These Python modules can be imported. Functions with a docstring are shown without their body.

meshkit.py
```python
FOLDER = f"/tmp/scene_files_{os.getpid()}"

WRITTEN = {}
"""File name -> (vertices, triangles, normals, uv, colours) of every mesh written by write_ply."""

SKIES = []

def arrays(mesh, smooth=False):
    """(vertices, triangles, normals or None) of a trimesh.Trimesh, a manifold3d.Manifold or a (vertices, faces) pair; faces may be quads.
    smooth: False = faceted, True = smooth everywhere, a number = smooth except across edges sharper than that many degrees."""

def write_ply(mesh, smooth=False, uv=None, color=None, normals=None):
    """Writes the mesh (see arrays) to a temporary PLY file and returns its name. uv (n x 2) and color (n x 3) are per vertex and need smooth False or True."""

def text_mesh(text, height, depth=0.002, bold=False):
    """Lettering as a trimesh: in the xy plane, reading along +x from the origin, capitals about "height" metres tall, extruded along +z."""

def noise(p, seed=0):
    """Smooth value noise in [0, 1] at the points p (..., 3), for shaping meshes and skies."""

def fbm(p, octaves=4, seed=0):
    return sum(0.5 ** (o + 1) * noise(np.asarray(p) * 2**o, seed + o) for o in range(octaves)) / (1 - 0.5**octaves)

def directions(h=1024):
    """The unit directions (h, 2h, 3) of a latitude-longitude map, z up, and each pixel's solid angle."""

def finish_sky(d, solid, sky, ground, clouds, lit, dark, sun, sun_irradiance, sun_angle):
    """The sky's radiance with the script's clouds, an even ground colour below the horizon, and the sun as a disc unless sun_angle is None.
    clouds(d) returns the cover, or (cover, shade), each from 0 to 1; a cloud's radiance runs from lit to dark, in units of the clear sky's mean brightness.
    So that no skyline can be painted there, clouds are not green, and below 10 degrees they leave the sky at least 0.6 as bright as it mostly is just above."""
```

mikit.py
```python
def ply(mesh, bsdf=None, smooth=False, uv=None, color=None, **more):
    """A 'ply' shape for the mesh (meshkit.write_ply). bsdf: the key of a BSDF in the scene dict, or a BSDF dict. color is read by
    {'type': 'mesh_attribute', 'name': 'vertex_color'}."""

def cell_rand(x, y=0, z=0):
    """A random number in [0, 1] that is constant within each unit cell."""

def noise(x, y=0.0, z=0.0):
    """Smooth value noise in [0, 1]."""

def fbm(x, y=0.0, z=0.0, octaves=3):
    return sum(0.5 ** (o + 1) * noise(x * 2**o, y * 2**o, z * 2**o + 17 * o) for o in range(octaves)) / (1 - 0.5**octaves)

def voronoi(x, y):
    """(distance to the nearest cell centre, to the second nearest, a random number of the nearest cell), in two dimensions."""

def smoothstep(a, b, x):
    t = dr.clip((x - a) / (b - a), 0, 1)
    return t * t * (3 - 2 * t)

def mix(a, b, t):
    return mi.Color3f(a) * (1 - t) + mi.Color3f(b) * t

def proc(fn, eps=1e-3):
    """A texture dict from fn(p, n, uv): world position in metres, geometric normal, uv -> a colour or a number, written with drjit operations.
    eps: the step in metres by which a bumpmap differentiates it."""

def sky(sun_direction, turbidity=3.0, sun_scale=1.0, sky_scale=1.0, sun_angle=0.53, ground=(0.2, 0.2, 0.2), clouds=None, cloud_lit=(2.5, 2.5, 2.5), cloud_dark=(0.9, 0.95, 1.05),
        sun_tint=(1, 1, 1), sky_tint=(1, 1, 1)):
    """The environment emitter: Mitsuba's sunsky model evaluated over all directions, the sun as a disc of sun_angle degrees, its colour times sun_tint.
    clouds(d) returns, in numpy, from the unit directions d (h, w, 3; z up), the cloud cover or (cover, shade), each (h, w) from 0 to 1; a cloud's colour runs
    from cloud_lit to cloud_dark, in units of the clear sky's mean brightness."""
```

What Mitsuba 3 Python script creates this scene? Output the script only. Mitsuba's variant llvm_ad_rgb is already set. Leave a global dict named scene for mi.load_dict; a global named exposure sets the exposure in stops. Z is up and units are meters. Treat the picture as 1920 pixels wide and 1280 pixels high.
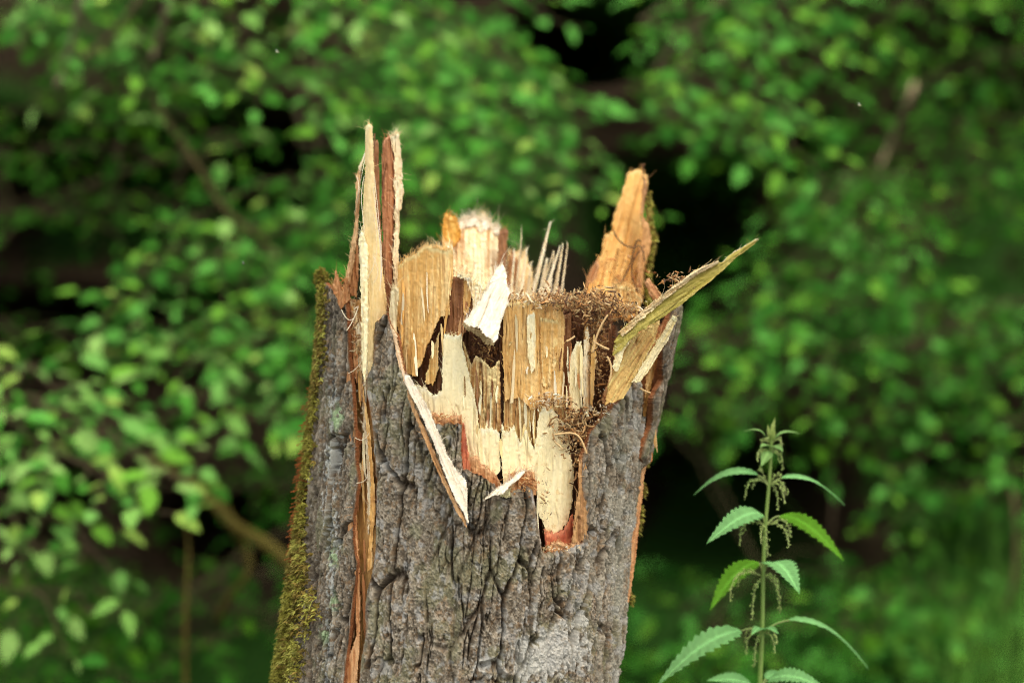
import math, random
import numpy as np, trimesh, shapely
from scipy import ndimage
import mitsuba as mi
import drjit as dr
import mikit, meshkit

T = mi.ScalarTransform4f
rng = np.random.default_rng(7)
scene, labels = {}, {}

# ------------------------------------------------------------------ camera, sky, exposure
ZC = 0.95                       # camera height
FOV = 27.0
K = 2 * math.tan(math.radians(FOV / 2)) / 1920
scene['camera'] = {'type': 'thinlens', 'fov': FOV, 'fov_axis': 'x', 'aperture_radius': 0.0172, 'focus_distance': 2.27,
                   'near_clip': 0.05, 'far_clip': 400.0,
                   'to_world': T().look_at(origin=[0, 0, ZC], target=[0, 1, ZC], up=[0, 0, 1])}
scene['daylight'] = mikit.sky([0.36, -0.42, 0.83], turbidity=3, sun_scale=0.22, sun_angle=45, clouds=lambda d: 1.0,
                              cloud_lit=(2.5, 2.5, 2.45))
exposure = 2.85


# ------------------------------------------------------------------ helpers
def P(px, py, D):
    """the point at depth D on the line of sight of a pixel of the 1920 x 1280 photograph"""
    D = np.asarray(D, float)
    return np.stack([(px - 960) * K * D, D + 0 * px, ZC - (py - 640) * K * D], -1)


def unit(v):
    v = np.asarray(v, float)
    return v / np.maximum(np.linalg.norm(v, axis=-1, keepdims=True), 1e-12)


def numbered(name):
    if name not in used:
        used.add(name)
        return name
    n = 1
    while f'{name}_{n:03d}' in used:
        n += 1
    used.add(f'{name}_{n:03d}')
    return f'{name}_{n:03d}'


used = set()


def tag(key, label=None, category=None, group=None, kind=None):
    d = {k: v for k, v in (('label', label), ('category', category), ('group', group), ('kind', kind)) if v}
    if d:
        labels[key] = d
    return key


def add(name, mesh, bsdf, parent=None, color=None, smooth=True, label=None, kind=None, uv=None):
    key = numbered((parent + '__' if parent else '') + name)
    scene[key] = mikit.ply(mesh, bsdf, smooth=smooth, color=color, uv=uv)
    tag(key, label, kind=kind)
    return key


def fbm2(a, b, s=0.0, o=3, seed=0):
    a, b = np.broadcast_arrays(np.asarray(a, float), np.asarray(b, float))
    return meshkit.fbm(np.stack([a, b, np.full(a.shape, s)], -1), o, seed)


def sstep(a, b, x):
    t = np.clip((x - a) / (b - a), 0, 1)
    return t * t * (3 - 2 * t)


def lerp3(a, b, t):
    return np.asarray(a, float) * (1 - t[..., None]) + np.asarray(b, float) * t[..., None]


def hash2(i, j, s):
    h = (i.astype(np.int64) * 374761393 + j.astype(np.int64) * 668265263 + s * 144665) & 0xFFFFFFFF
    h = ((h ^ (h >> 13)) * 1274126177) & 0xFFFFFFFF
    return ((h ^ (h >> 16)) & 0xFFFFFF) / 16777215.0


def worley(x, y, s=0):
    """(nearest, second nearest, random number of the nearest cell)"""
    f1, f2, w = np.full(x.shape, 9.0), np.full(x.shape, 9.0), np.zeros(x.shape)
    ix, iy = np.floor(x), np.floor(y)
    for a in (-1, 0, 1):
        for b in (-1, 0, 1):
            cx, cy = ix + a, iy + b
            d = np.hypot(cx + hash2(cx, cy, s + 1) - x, cy + hash2(cx, cy, s + 2) - y)
            near = d < f1
            f2 = np.where(near, f1, np.minimum(f2, d))
            w = np.where(near, hash2(cx, cy, s + 3), w)
            f1 = np.minimum(f1, d)
    return f1, f2, w


def solid(front, back, mask, cf, cb):
    """A closed body between two vertex grids (H, W, 3) over the cells of mask, with vertex colours; its side walls have vertices of their own."""
    H, W = front.shape[:2]
    N = H * W
    idx = np.arange(N).reshape(H, W)
    a, b, c, d = (q[mask] for q in (idx[:-1, :-1], idx[:-1, 1:], idx[1:, 1:], idx[1:, :-1]))
    quads = [np.stack([a, d, c, b], 1), np.stack([a, b, c, d], 1) + N]
    m = np.pad(mask, 1)
    A, B, C, D = idx[:-1, :-1], idx[:-1, 1:], idx[1:, 1:], idx[1:, :-1]
    v = np.vstack([front.reshape(-1, 3), back.reshape(-1, 3)])
    col = np.vstack([cf.reshape(-1, 3), cb.reshape(-1, 3)])
    wr = np.random.default_rng(N)
    LV = 5
    vv, cc = [v], [col]
    for k in range(LV):
        t = k / (LV - 1)
        x = v[:N] * (1 - t) + v[N:] * t
        t = min(1, 3 * t)
        cx = col[:N] * (1 - t) + col[N:] * t
        if 0 < k < LV - 1:
            x = x + wr.normal(0, 0.0003, x.shape)
        vv.append(x)
        cc.append(cx * wr.uniform(0.85, 1.1, (N, 1)) if k else cx)
    v, col = np.vstack(vv), np.vstack(cc)
    walls = []
    for edge, (p, q) in ((mask & ~m[:-2, 1:-1], (A, B)), (mask & ~m[2:, 1:-1], (C, D)), (mask & ~m[1:-1, :-2], (D, A)), (mask & ~m[1:-1, 2:], (B, C))):
        for k in range(LV - 1):
            o = (2 + k) * N
            walls.append(np.stack([p[edge] + o, q[edge] + o, q[edge] + o + N, p[edge] + o + N], 1))
    f = np.vstack(quads + walls)
    f = np.vstack([f[:, [0, 1, 2]], f[:, [0, 2, 3]]])
    keep, inv = np.unique(f, return_inverse=True)
    return (v[keep], inv.reshape(-1, 3)), np.clip(col[keep], 0, 1)


def tube(pts, rad, sides=5):
    pts = np.asarray(pts, float)
    rad = np.broadcast_to(np.asarray(rad, float), len(pts))
    t = unit(np.gradient(pts, axis=0))
    ref = np.array([0.31, 0.2, 0.93]) if abs(t[0] @ np.array([0.31, 0.2, 0.93])) < 0.9 else np.array([1.0, 0.1, 0])
    u = unit(np.cross(t, ref))
    w = np.cross(t, u)
    ang = np.arange(sides) * 2 * np.pi / sides
    v = pts[:, None] + rad[:, None, None] * (np.cos(ang)[None, :, None] * u[:, None] + np.sin(ang)[None, :, None] * w[:, None])
    i, j = np.meshgrid(np.arange(len(pts) - 1), np.arange(sides), indexing='ij')
    q = np.stack([i * sides + j, i * sides + (j + 1) % sides, (i + 1) * sides + (j + 1) % sides, (i + 1) * sides + j], -1).reshape(-1, 4)
    f = np.vstack([q[:, [0, 1, 2]], q[:, [0, 2, 3]]])
    n = len(pts) * sides
    v = np.vstack([v.reshape(-1, 3), pts[:1], pts[-1:]])
    j = np.arange(sides)
    f = np.vstack([f, np.stack([(j + 1) % sides, j, 0 * j + n], 1), np.stack([n - sides + j, n - sides + (j + 1) % sides, 0 * j + n + 1], 1)])
    return v, f


def join(parts):
    """[(v, f, colour or None)] -> one mesh and its vertex colours"""
    at, vs, fs, cs = 0, [], [], []
    for v, f, c in parts:
        vs.append(v)
        fs.append(np.asarray(f) + at)
        cs.append(np.broadcast_to(np.asarray(c, float), v.shape))
        at += len(v)
    return (np.vstack(vs), np.vstack(fs)), np.vstack(cs)


def smooth_path(pts, n=12):
    pts = np.asarray(pts, float)
    t = np.linspace(0, 1, len(pts))
    from scipy.interpolate import CubicSpline, interp1d
    f = CubicSpline(t, pts) if len(pts) > 2 else interp1d(t, pts, axis=0)
    return f(np.linspace(0, 1, n))


# ------------------------------------------------------------------ materials
VC = {'type': 'mesh_attribute', 'name': 'vertex_color'}
scene['wood_mat'] = {'type': 'twosided', 'bsdf': {'type': 'principled', 'base_color': VC, 'roughness': 0.62, 'specular': 0.35}}
scene['bark_mat'] = {'type': 'twosided', 'bsdf': {'type': 'principled', 'base_color': VC, 'roughness': 1.0, 'specular': 0.08}}
scene['fibre_mat'] = {'type': 'twosided', 'bsdf': {'type': 'principled', 'base_color': VC, 'roughness': 0.7, 'specular': 0.3}}
scene['moss_mat'] = {'type': 'twosided', 'bsdf': {'type': 'principled', 'base_color': VC, 'roughness': 0.8, 'specular': 0.2}}
scene['leaf_mat'] = {'type': 'principledthin', 'base_color': VC, 'roughness': 0.48, 'diff_trans': 0.85, 'spec_trans': 0.0, 'eta': 1.45}
scene['nettle_mat'] = {'type': 'principledthin', 'base_color': VC, 'roughness': 0.40, 'diff_trans': 0.8, 'spec_trans': 0.0, 'eta': 1.65}
scene['twig_mat'] = {'type': 'twosided', 'bsdf': {'type': 'principled', 'base_color': VC, 'roughness': 0.8, 'specular': 0.2}}
scene['soil_mat'] = {'type': 'twosided', 'bsdf': {'type': 'principled', 'base_color': VC, 'roughness': 0.95, 'specular': 0.1}}

# ------------------------------------------------------------------ the setting: ground and bank
gx = np.concatenate([-np.geomspace(120, 6.2, 16), np.arange(-6, 6.01, 0.08), np.geomspace(6.2, 120, 16)])
gy = np.concatenate([-np.geomspace(120, 1.2, 18), np.arange(-1, 5.6, 0.08), [6, 8, 12, 30, 120]])
X, Y = np.meshgrid(gx, gy)
near = np.exp(-((X / 8) ** 2 + ((Y - 2) / 8) ** 2))
Z = near * (0.10 * (fbm2(X * 1.3, Y * 1.3, 3, 4) - 0.5)) + 0.6 * (1 - near) * (fbm2(X * 0.1, Y * 0.1, 5, 3) - 0.5)
GROUND = (gx, gy, Z)
idx = np.arange(X.size).reshape(X.shape)
q = np.stack([idx[:-1, :-1], idx[:-1, 1:], idx[1:, 1:], idx[1:, :-1]], -1).reshape(-1, 4)
t = fbm2(X * 3, Y * 3, 1, 4)
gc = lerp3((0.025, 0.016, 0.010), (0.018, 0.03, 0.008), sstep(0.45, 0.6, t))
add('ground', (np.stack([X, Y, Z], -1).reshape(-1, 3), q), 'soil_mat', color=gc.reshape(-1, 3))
labels['ground'] = {'kind': 'structure', 'label': 'dark forest floor of soil and low moss around the broken stump'}


def ground_z(x, y):
    return float(ndimage.map_coordinates(Z, [[np.interp(y, gy, np.arange(len(gy)))], [np.interp(x, gx, np.arange(len(gx)))]], order=1)[0])


# hollows under roots in the bank: (px, py, half width px, half height px, depth m)
HOLLOWS = [(1100, 70, 110, 60, 0.9), (1270, 470, 150, 130, 0.8), (1340, 980, 190, 130, 0.7), (150, 380, 260, 120, 0.5), (300, 640, 220, 70, 0.5),
           (60, 620, 120, 60, 0.6), (420, 1010, 110, 70, 0.5), (480, 300, 150, 80, 0.7), (60, 960, 90, 60, 0.5), (1560, 260, 60, 60, 0.4), (1800, 860, 90, 60, 0.4)]


def bank_y(x, z):
    y = 4.55 + 0.30 * z + 0.25 * np.maximum(z - 2.6, 0) ** 2 + 0.55 * (fbm2(x * 0.9, z * 1.3, 9, 4) - 0.5) + 0.12 * (fbm2(x * 7, z * 7, 2, 3) - 0.5)
    y = y + 0.5 * sstep(0.3, 1.2, x) * sstep(0.6, 1.6, z)
    for px, py, w, h, d in HOLLOWS:
        cx, cz = (px - 960) * K * 4.9, ZC - (py - 640) * K * 4.9
        y = y + d * np.exp(-(((x - cx) / (w * K * 4.9)) ** 4 + ((z - cz) / (h * K * 4.9)) ** 4))
    return y


bx = np.concatenate([-np.geomspace(30, 3.1, 14), np.arange(-3, 3.01, 0.03), np.geomspace(3.1, 30, 14)])
bz = np.concatenate([np.arange(-0.5, 3.0, 0.03), np.arange(3.0, 6.5, 0.2)])
X, Zb = np.meshgrid(bx, bz)
Yb = bank_y(X, Zb)
idx = np.arange(X.size).reshape(X.shape)
q = np.stack([idx[:-1, :-1], idx[:-1, 1:], idx[1:, 1:], idx[1:, :-1]], -1).reshape(-1, 4)
t = fbm2(X * 4, Zb * 4, 4, 4)
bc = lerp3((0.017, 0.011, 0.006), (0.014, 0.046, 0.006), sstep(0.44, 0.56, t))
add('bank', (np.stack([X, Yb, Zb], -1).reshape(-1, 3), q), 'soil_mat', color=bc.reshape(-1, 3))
labels['bank'] = {'kind': 'structure', 'label': 'steep shaded earth bank with dark hollows behind the stump'}

# ------------------------------------------------------------------ the broken stump: its axis
YC, R0 = 2.42, 0.189
AX_PY = np.array([-200, 400, 600, 900, 1280, 1800, 2300])
AX_PX = np.array([930, 922, 916, 890, 848, 790, 760])
AX_Z = ZC - (AX_PY - 640) * K * YC


def axis_x(z):
    return np.interp(-np.asarray(z), -AX_Z, (AX_PX - 960) * K * YC)


def cyl(inset, extra=None):
    """depth of the stump's surface, INSET metres inside the bark's outer face, along a pixel's line of sight"""
    def f(u, v):
        r = R0 - inset
        D = np.full(u.shape, YC - r)
        for _ in range(4):
            x, z = (u - 960) * K * D, ZC - (v - 640) * K * D
            D = YC - np.sqrt(np.maximum(r * r - (x - axis_x(z)) ** 2, (0.18 * r) ** 2))
        return D + (extra(u, v) if extra else 0)
    return f


def plane(D0, u0=0, v0=0, du=0.0, dv=0.0, round_=0.0, width=1.0):
    """depth of a slanted, across-rounded plane; du and dv in metres per pixel"""
    return lambda u, v: D0 + du * (u - u0) + dv * (v - v0) + round_ * ((u - u0) / width) ** 2


STUMP = 'broken_tree_stump'
tag(STUMP, 'tall broken tree stump with grey bark, torn cream and orange wood and splintered top', 'tree stump')

CREAM = ((0.86, 0.75, 0.43), (0.90, 0.82, 0.53), (0.60, 0.38, 0.12))
PALE = ((0.82, 0.68, 0.40), (0.88, 0.80, 0.58), (0.56, 0.33, 0.12))
TAN = ((0.66, 0.385, 0.115), (0.85, 0.63, 0.29), (0.36, 0.15, 0.035))
GOLD = ((0.66, 0.36, 0.10), (0.76, 0.50, 0.20), (0.36, 0.15, 0.035))
BROWN = ((0.20, 0.075, 0.024), (0.36, 0.17, 0.07), (0.06, 0.022, 0.010))
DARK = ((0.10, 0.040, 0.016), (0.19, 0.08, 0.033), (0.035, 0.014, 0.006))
STREAK = ((0.40, 0.20, 0.06), (0.76, 0.60, 0.28), (0.13, 0.045, 0.012))
ORANGE = ((0.46, 0.19, 0.065), (0.64, 0.37, 0.17), (0.20, 0.07, 0.025))
WHITE = ((0.68, 0.60, 0.46), (0.77, 0.70, 0.58), (0.52, 0.37, 0.20))
OLIVE = ((0.40, 0.33, 0.055), (0.56, 0.48, 0.13), (0.22, 0.15, 0.03))
RED = ((0.52, 0.13, 0.06), (0.62, 0.22, 0.10), (0.30, 0.06, 0.03))
hair_from = []


def wood(name, poly, depth, thick, pal, parent=STUMP, jag=8, side=2, grain=0.0, relief=0.0012, bulge=0.0, edge=6, streak=1.0, seed=0, step=1.35,
         hairs=0, ragged=None, label=None, fine=1.0, kind=None, mottled=0.0, specks=0.0, lines=0.5, cracks=0.7):
    """A torn piece of wood: outline in pixels of the photograph, laid at its own depth, with thickness, fibres along GRAIN (degrees from upright) and frayed ends."""
    poly = np.asarray(poly, float)
    lo, hi = poly.min(0) - jag - 4, poly.max(0) + jag + 4
    u, v = np.meshgrid(np.arange(lo[0], hi[0] + step, step), np.arange(lo[1], hi[1] + step, step))
    g = math.radians(grain)
    al, ac = u * math.sin(g) - v * math.cos(g), u * math.cos(g) + v * math.sin(g)      # along and across the fibres
    s = 11.3 * seed + 0.5
    ac = ac + 3 * (fbm2(al * 0.02, ac * 0.02, s, 2) - 0.5)
    teeth = 1.3 * (fbm2(ac * 0.11, al * 0.004, s, 2, 1) - 0.5) + 0.9 * (fbm2(ac * 0.45, al * 0.02, s, 2, 2) - 0.5) + 0.5 * (fbm2(ac * 1.1, al * 0.05, s, 1, 8) - 0.5)
    off = jag * teeth * 1.5
    w = side * 2 * (fbm2(al * 0.10, ac * 0.05, s, 3, 3) - 0.5)
    uu = u + off * math.sin(g) + w * math.cos(g)
    vv = v - off * math.cos(g) + w * math.sin(g)
    inside = shapely.contains_xy(shapely.Polygon(poly), uu, vv)
    cell = inside[:-1, :-1] & inside[1:, 1:] & inside[:-1, 1:] & inside[1:, :-1]
    lab, n = ndimage.label(cell)
    if n > 1:
        size = ndimage.sum(cell, lab, range(1, n + 1))
        cell = np.isin(lab, 1 + np.nonzero(size > 30)[0])
    dist = ndimage.distance_transform_edt(np.pad(inside, 1))[1:-1, 1:-1] * step
    coarse = fbm2(ac * 0.13, al * 0.010, s, 3, 4)
    mid = fbm2(ac * 0.40, al * 0.022, s, 3, 5)
    hi_ = fbm2(ac * 0.9, al * 0.07, s, 2, 6)
    rough = fbm2(u * 0.22, v * 0.22, s, 3, 7)
    D = depth(u, v)
    h = relief * ((coarse - 0.5) * 3.0 + (mid - 0.5) * 2.2 + (hi_ - 0.5) * 1.1 * fine + (rough - 0.5) * 1.2)
    groove = sstep(0.60, 0.70, mid)
    h = h - relief * 0.8 * groove
    split = cracks * np.clip(1 - np.abs(fbm2(ac * 0.055, al * 0.0045, s, 3, 15) - 0.5) / 0.022, 0, 1) * sstep(0.42, 0.60, fbm2(ac * 0.05, al * 0.012, s, 2, 16))
    h = h - 2.2 * relief * split
    e = np.sqrt(np.clip(dist / max(edge, 1e-6), 0, 1))
    front = P(u, v, D)
    front[..., 1] += -h + bulge * (1 - e)
    back = front.copy()
    back[..., 1] += thick - bulge * 1.4 * (1 - e) if bulge else thick
    base, light, dark = (np.asarray(p) for p in pal)
    sh = max(int(9 / step), 2)
    di, dj = int(round(sh * math.cos(g))), int(round(sh * math.sin(g)))
    moved = ndimage.shift(inside.astype(float), (di, -dj), order=0)
    end = np.clip(ndimage.gaussian_filter(((moved < 0.5) & inside).astype(float), 1.2) * (0.4 + 1.1 * rough), 0, 1)
    front[..., 1] -= end * relief * 1.6 * (hi_ - 0.3)
    k = np.clip((mid - 0.5) * 3.0 * streak + (coarse - 0.5) * 1.6 * streak + 0.35, 0, 1)
    c = lerp3(base, light, k)
    c = lerp3(c, dark, np.clip(streak * lines * sstep(0.58, 0.72, fbm2(ac * 0.33, al * 0.012, s, 3, 9)) + lines * 0.5 * sstep(0.6, 0.75, hi_), 0, 1))
    if mottled:
        c = lerp3(c, dark, mottled * sstep(0.5, 0.68, fbm2(u * 0.05, v * 0.05, s, 4, 11)))
    c = lerp3(c, dark * 0.55, 0.85 * split)
    if specks:
        c = lerp3(c, dark, specks * sstep(0.66, 0.72, fbm2(u * 0.16, v * 0.16, s, 3, 12)))
    fleck = sstep(0.66, 0.74, fbm2(u * 0.16 + al * 0.02, al * 0.05, s, 3, 13))
    c = lerp3(c, np.minimum(light * 1.18 + 0.02, 0.9), 0.55 * fleck * min(streak, 1.0))
    c = lerp3(c, np.minimum(light * 1.1 + 0.06, 0.86), 0.75 * end)
    c = c * (0.84 + 0.32 * rough[..., None]) * (0.90 + 0.2 * fbm2(u * 0.018, v * 0.018, s, 2, 14)[..., None])
    mesh, col = solid(front, back, cell, c, c * 0.9)
    if hairs:
        top = cell & ~np.pad(cell, 1)[:-2, 1:-1]
        rim = cell & ~ndimage.binary_erosion(cell, iterations=1)
        for m, n in ((top, hairs), (rim, hairs // 2)):
            ii, jj = np.nonzero(m)
            if len(ii):
                pick = rng.integers(0, len(ii), n)
                for i, j in zip(ii[pick], jj[pick]):
                    hair_from.append((front[i, j], g, (light + base) / 2))
    return add(name, mesh, 'wood_mat', parent, color=col, label=label, kind=kind)


# ---- bark: grids in angle and height, cut by outlines
FRONT = [(700, 605), (711, 592), (722, 588), (731, 612), (745, 640), (755, 690), (765, 715), (790, 765), (812, 792), (865, 793), (867, 880), (905, 890), (925, 907),
         (945, 930), (985, 906), (1003, 918), (1010, 985), (1022, 1037), (1060, 1030), (1094, 1020), (1100, 960), (1094, 900), (1096, 855), (1110, 812), (1140, 774),
         (1165, 750), (1185, 716), (1203, 706), (1206, 780), (1204, 850), (1194, 960), (1186, 1050), (1174, 1180), (1164, 1300), (1200, 2600), (560, 2600), (668, 1300),
         (674, 1245), (681, 1190), (681, 1130), (696, 1060), (703, 960), (702, 900), (694, 790), (684, 730), (683, 718), (697, 680), (698, 640)]
LEFT = [(560, 470), (597, 528), (610, 536), (622, 545), (641, 560), (646, 610), (650, 660), (655, 717), (659, 785), (664, 850), (667, 900), (661, 960), (657, 1010), (666, 1060),
        (671, 1130), (674, 1190), (655, 1240), (652, 1300), (560, 2600), (200, 2600), (500, 1300), (540, 900)]
z_fine = np.arange(ZC + 0.085, ZC - 0.375, -0.0008)
z_low = np.concatenate([np.linspace(ZC - 0.38, 0.12, 14), [0.06, 0.0, -0.08]])
zs = np.concatenate([z_fine, z_low])
th_front = np.arange(-1.75, 1.75, 0.0043)


def bark_surface(th, z, seed, rough=1.0):
    """(radius, colour) of the bark over angle and height"""
    s = th * R0
    wx = 0.012 * (fbm2(s * 45, z * 22, 1.5, 4, seed) - 0.5)
    wz = 0.050 * (fbm2(s * 30, z * 14, 7.5, 3, seed + 3) - 0.5)
    f1, f2, w = worley((s + 1.2 * wx) * 38, (z + wz) * 9.5, seed)
    rag = 0.7 + 0.9 * fbm2(s * 160, z * 110, 1.1, 2, seed + 2)
    on = sstep(0.36, 0.60, fbm2(s * 26, z * 9, 3.5, 3, seed + 5))
    crack = np.clip(1 - (f2 - f1) / (0.085 * rag), 0, 1) ** 0.7 * on
    v1 = np.abs(fbm2((s + wx) * 80, z * 8.0, 11.5, 3, seed + 21) - 0.5)
    vert = np.clip(1 - v1 / (0.022 * rag), 0, 1) * sstep(0.40, 0.58, fbm2(s * 33, z * 12, 13.5, 2, seed + 23))
    g1, g2, w2 = worley((s + 1.6 * wx) * 110, (z + wz) * 36, seed + 20)
    small = np.clip(1 - (g2 - g1) / (0.13 * rag), 0, 1) * sstep(0.48, 0.66, fbm2(s * 40, z * 22, 5.5, 2, seed + 7))
    lump = fbm2(s * 44, z * 18, 2.5, 4, seed + 9)
    grit = fbm2(s * 640, z * 500, 4.5, 2, seed + 11)
    flake = fbm2((s + wx * 0.5) * 250, z * 150, 6.5, 3, seed + 13)
    ridge = fbm2((s + wx) * 95, z * 13, 15.5, 3, seed + 29)
    step = sstep(0.0, 0.10, f2 - f1)
    hgt = 0.0050 * (w - 0.5) * step + 0.0055 * (lump - 0.5) + 0.0014 * (w2 - 0.5) + 0.0042 * (flake - 0.5) + 0.0036 * (grit - 0.5) + 0.0110 * (ridge - 0.5)
    hgt = hgt * 1.05 * rough - 0.0105 * crack - 0.0040 * small - 0.0090 * vert
    crack = np.maximum(crack, 0.8 * vert)
    lower = np.clip((ZC - 0.32 - z) / 0.6, 0, 1)
    r = R0 + hgt + 0.10 * lower ** 2 * (1 + 0.5 * np.cos(3 * th + 1.0)) + 0.006 * np.sin(2 * th + 0.4) * 0.5
    c = lerp3((0.128, 0.102, 0.072), (0.360, 0.312, 0.240), np.clip((grit - 0.5) * 2.6 + (flake - 0.5) * 2.4 + (ridge - 0.5) * 1.6 + 0.40, 0, 1))
    c = lerp3(c, (0.25, 0.155, 0.080), 0.60 * sstep(0.54, 0.66, fbm2(s * 190, z * 150, 8.5, 4, seed + 15)))
    c = lerp3(c, (0.20, 0.165, 0.12), 0.45 * sstep(0.52, 0.66, fbm2(s * 60, z * 40, 18.5, 4, seed + 25)))
    c = lerp3(c, (0.095, 0.080, 0.064), 0.65 * sstep(0.54, 0.66, fbm2(s * 170, z * 110, 9.5, 3, seed + 17)))
    c = lerp3(c, (0.195, 0.205, 0.110), 0.45 * sstep(0.52, 0.66, fbm2(s * 34, z * 24, 10.5, 4, seed + 19)))
    c = lerp3(c, (0.42, 0.41, 0.37), 0.55 * sstep(0.66, 0.72, fbm2(s * 420, z * 380, 12.5, 2, seed + 27)))
    c = lerp3(c, (0.045, 0.030, 0.020), np.clip(0.85 * crack + 0.4 * small, 0, 1))
    return r, c


def ring(th, r, z):
    return np.stack([axis_x(z) + r * np.sin(th), YC - r * np.cos(th), z], -1)


def to_px(p):
    return 960 + p[..., 0] / (p[..., 1] * K), 640 - (p[..., 2] - ZC) / (p[..., 1] * K)


def bark(name, th, zz, poly, thick, seed, lichen=None, off=None, keep=None, jag=5, rough=1.0, label=None):
    TH, ZZ = np.meshgrid(th, zz)
    o = off(TH, ZZ) if off is not None else 0 * TH
    low = 0.10 * np.clip((ZC - 0.32 - ZZ) / 0.6, 0, 1) ** 2
    u, v = to_px(ring(TH, R0 + o + low, ZZ))
    ju = jag * 2 * (fbm2(TH * R0 * 60, ZZ * 45, 3.3, 3, seed + 31) - 0.5)
    jv = jag * 3 * (fbm2(TH * R0 * 160, ZZ * 30, 4.3, 3, seed + 33) - 0.5)
    ins = shapely.contains_xy(shapely.Polygon(poly), u + ju, v + jv) if poly is not None else np.ones(u.shape, bool)
    if keep is not None:
        ins &= keep(TH, ZZ)
    cell = ins[:-1, :-1] & ins[1:, 1:] & ins[:-1, 1:] & ins[1:, :-1]
    lab, n = ndimage.label(cell)
    if n > 1:
        size = ndimage.sum(cell, lab, range(1, n + 1))
        cell = lab == 1 + int(np.argmax(size))
    r, c = bark_surface(TH, ZZ, seed, rough)
    if lichen is not None:
        c = lichen(TH, ZZ, c, (u, v))
    if poly is not None:      # worn thin towards the torn edge
        k = sstep(0, 7, ndimage.distance_transform_edt(np.pad(ins, 1))[1:-1, 1:-1])
        r = (R0 + low - 0.0025) * (1 - k) + r * k
        c = lerp3(c, (0.22, 0.12, 0.06), 0.55 * (1 - sstep(0, 4, k * 7)) * sstep(0.4, 0.6, fbm2(TH * 40, ZZ * 60, 2, 3)))
    f = ring(TH, r + o, ZZ)
    b = ring(TH, np.minimum(R0 - thick + low, r - 0.003) + o, ZZ)
    inner = np.broadcast_to(np.array([0.30, 0.12, 0.05]), c.shape) * (0.6 + 0.8 * fbm2(TH * 9, ZZ * 30, 1, 3)[..., None])
    mesh, col = solid(f, b, cell, c, inner)
    return add(name, mesh, 'bark_mat', STUMP, color=col, label=label)


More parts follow.
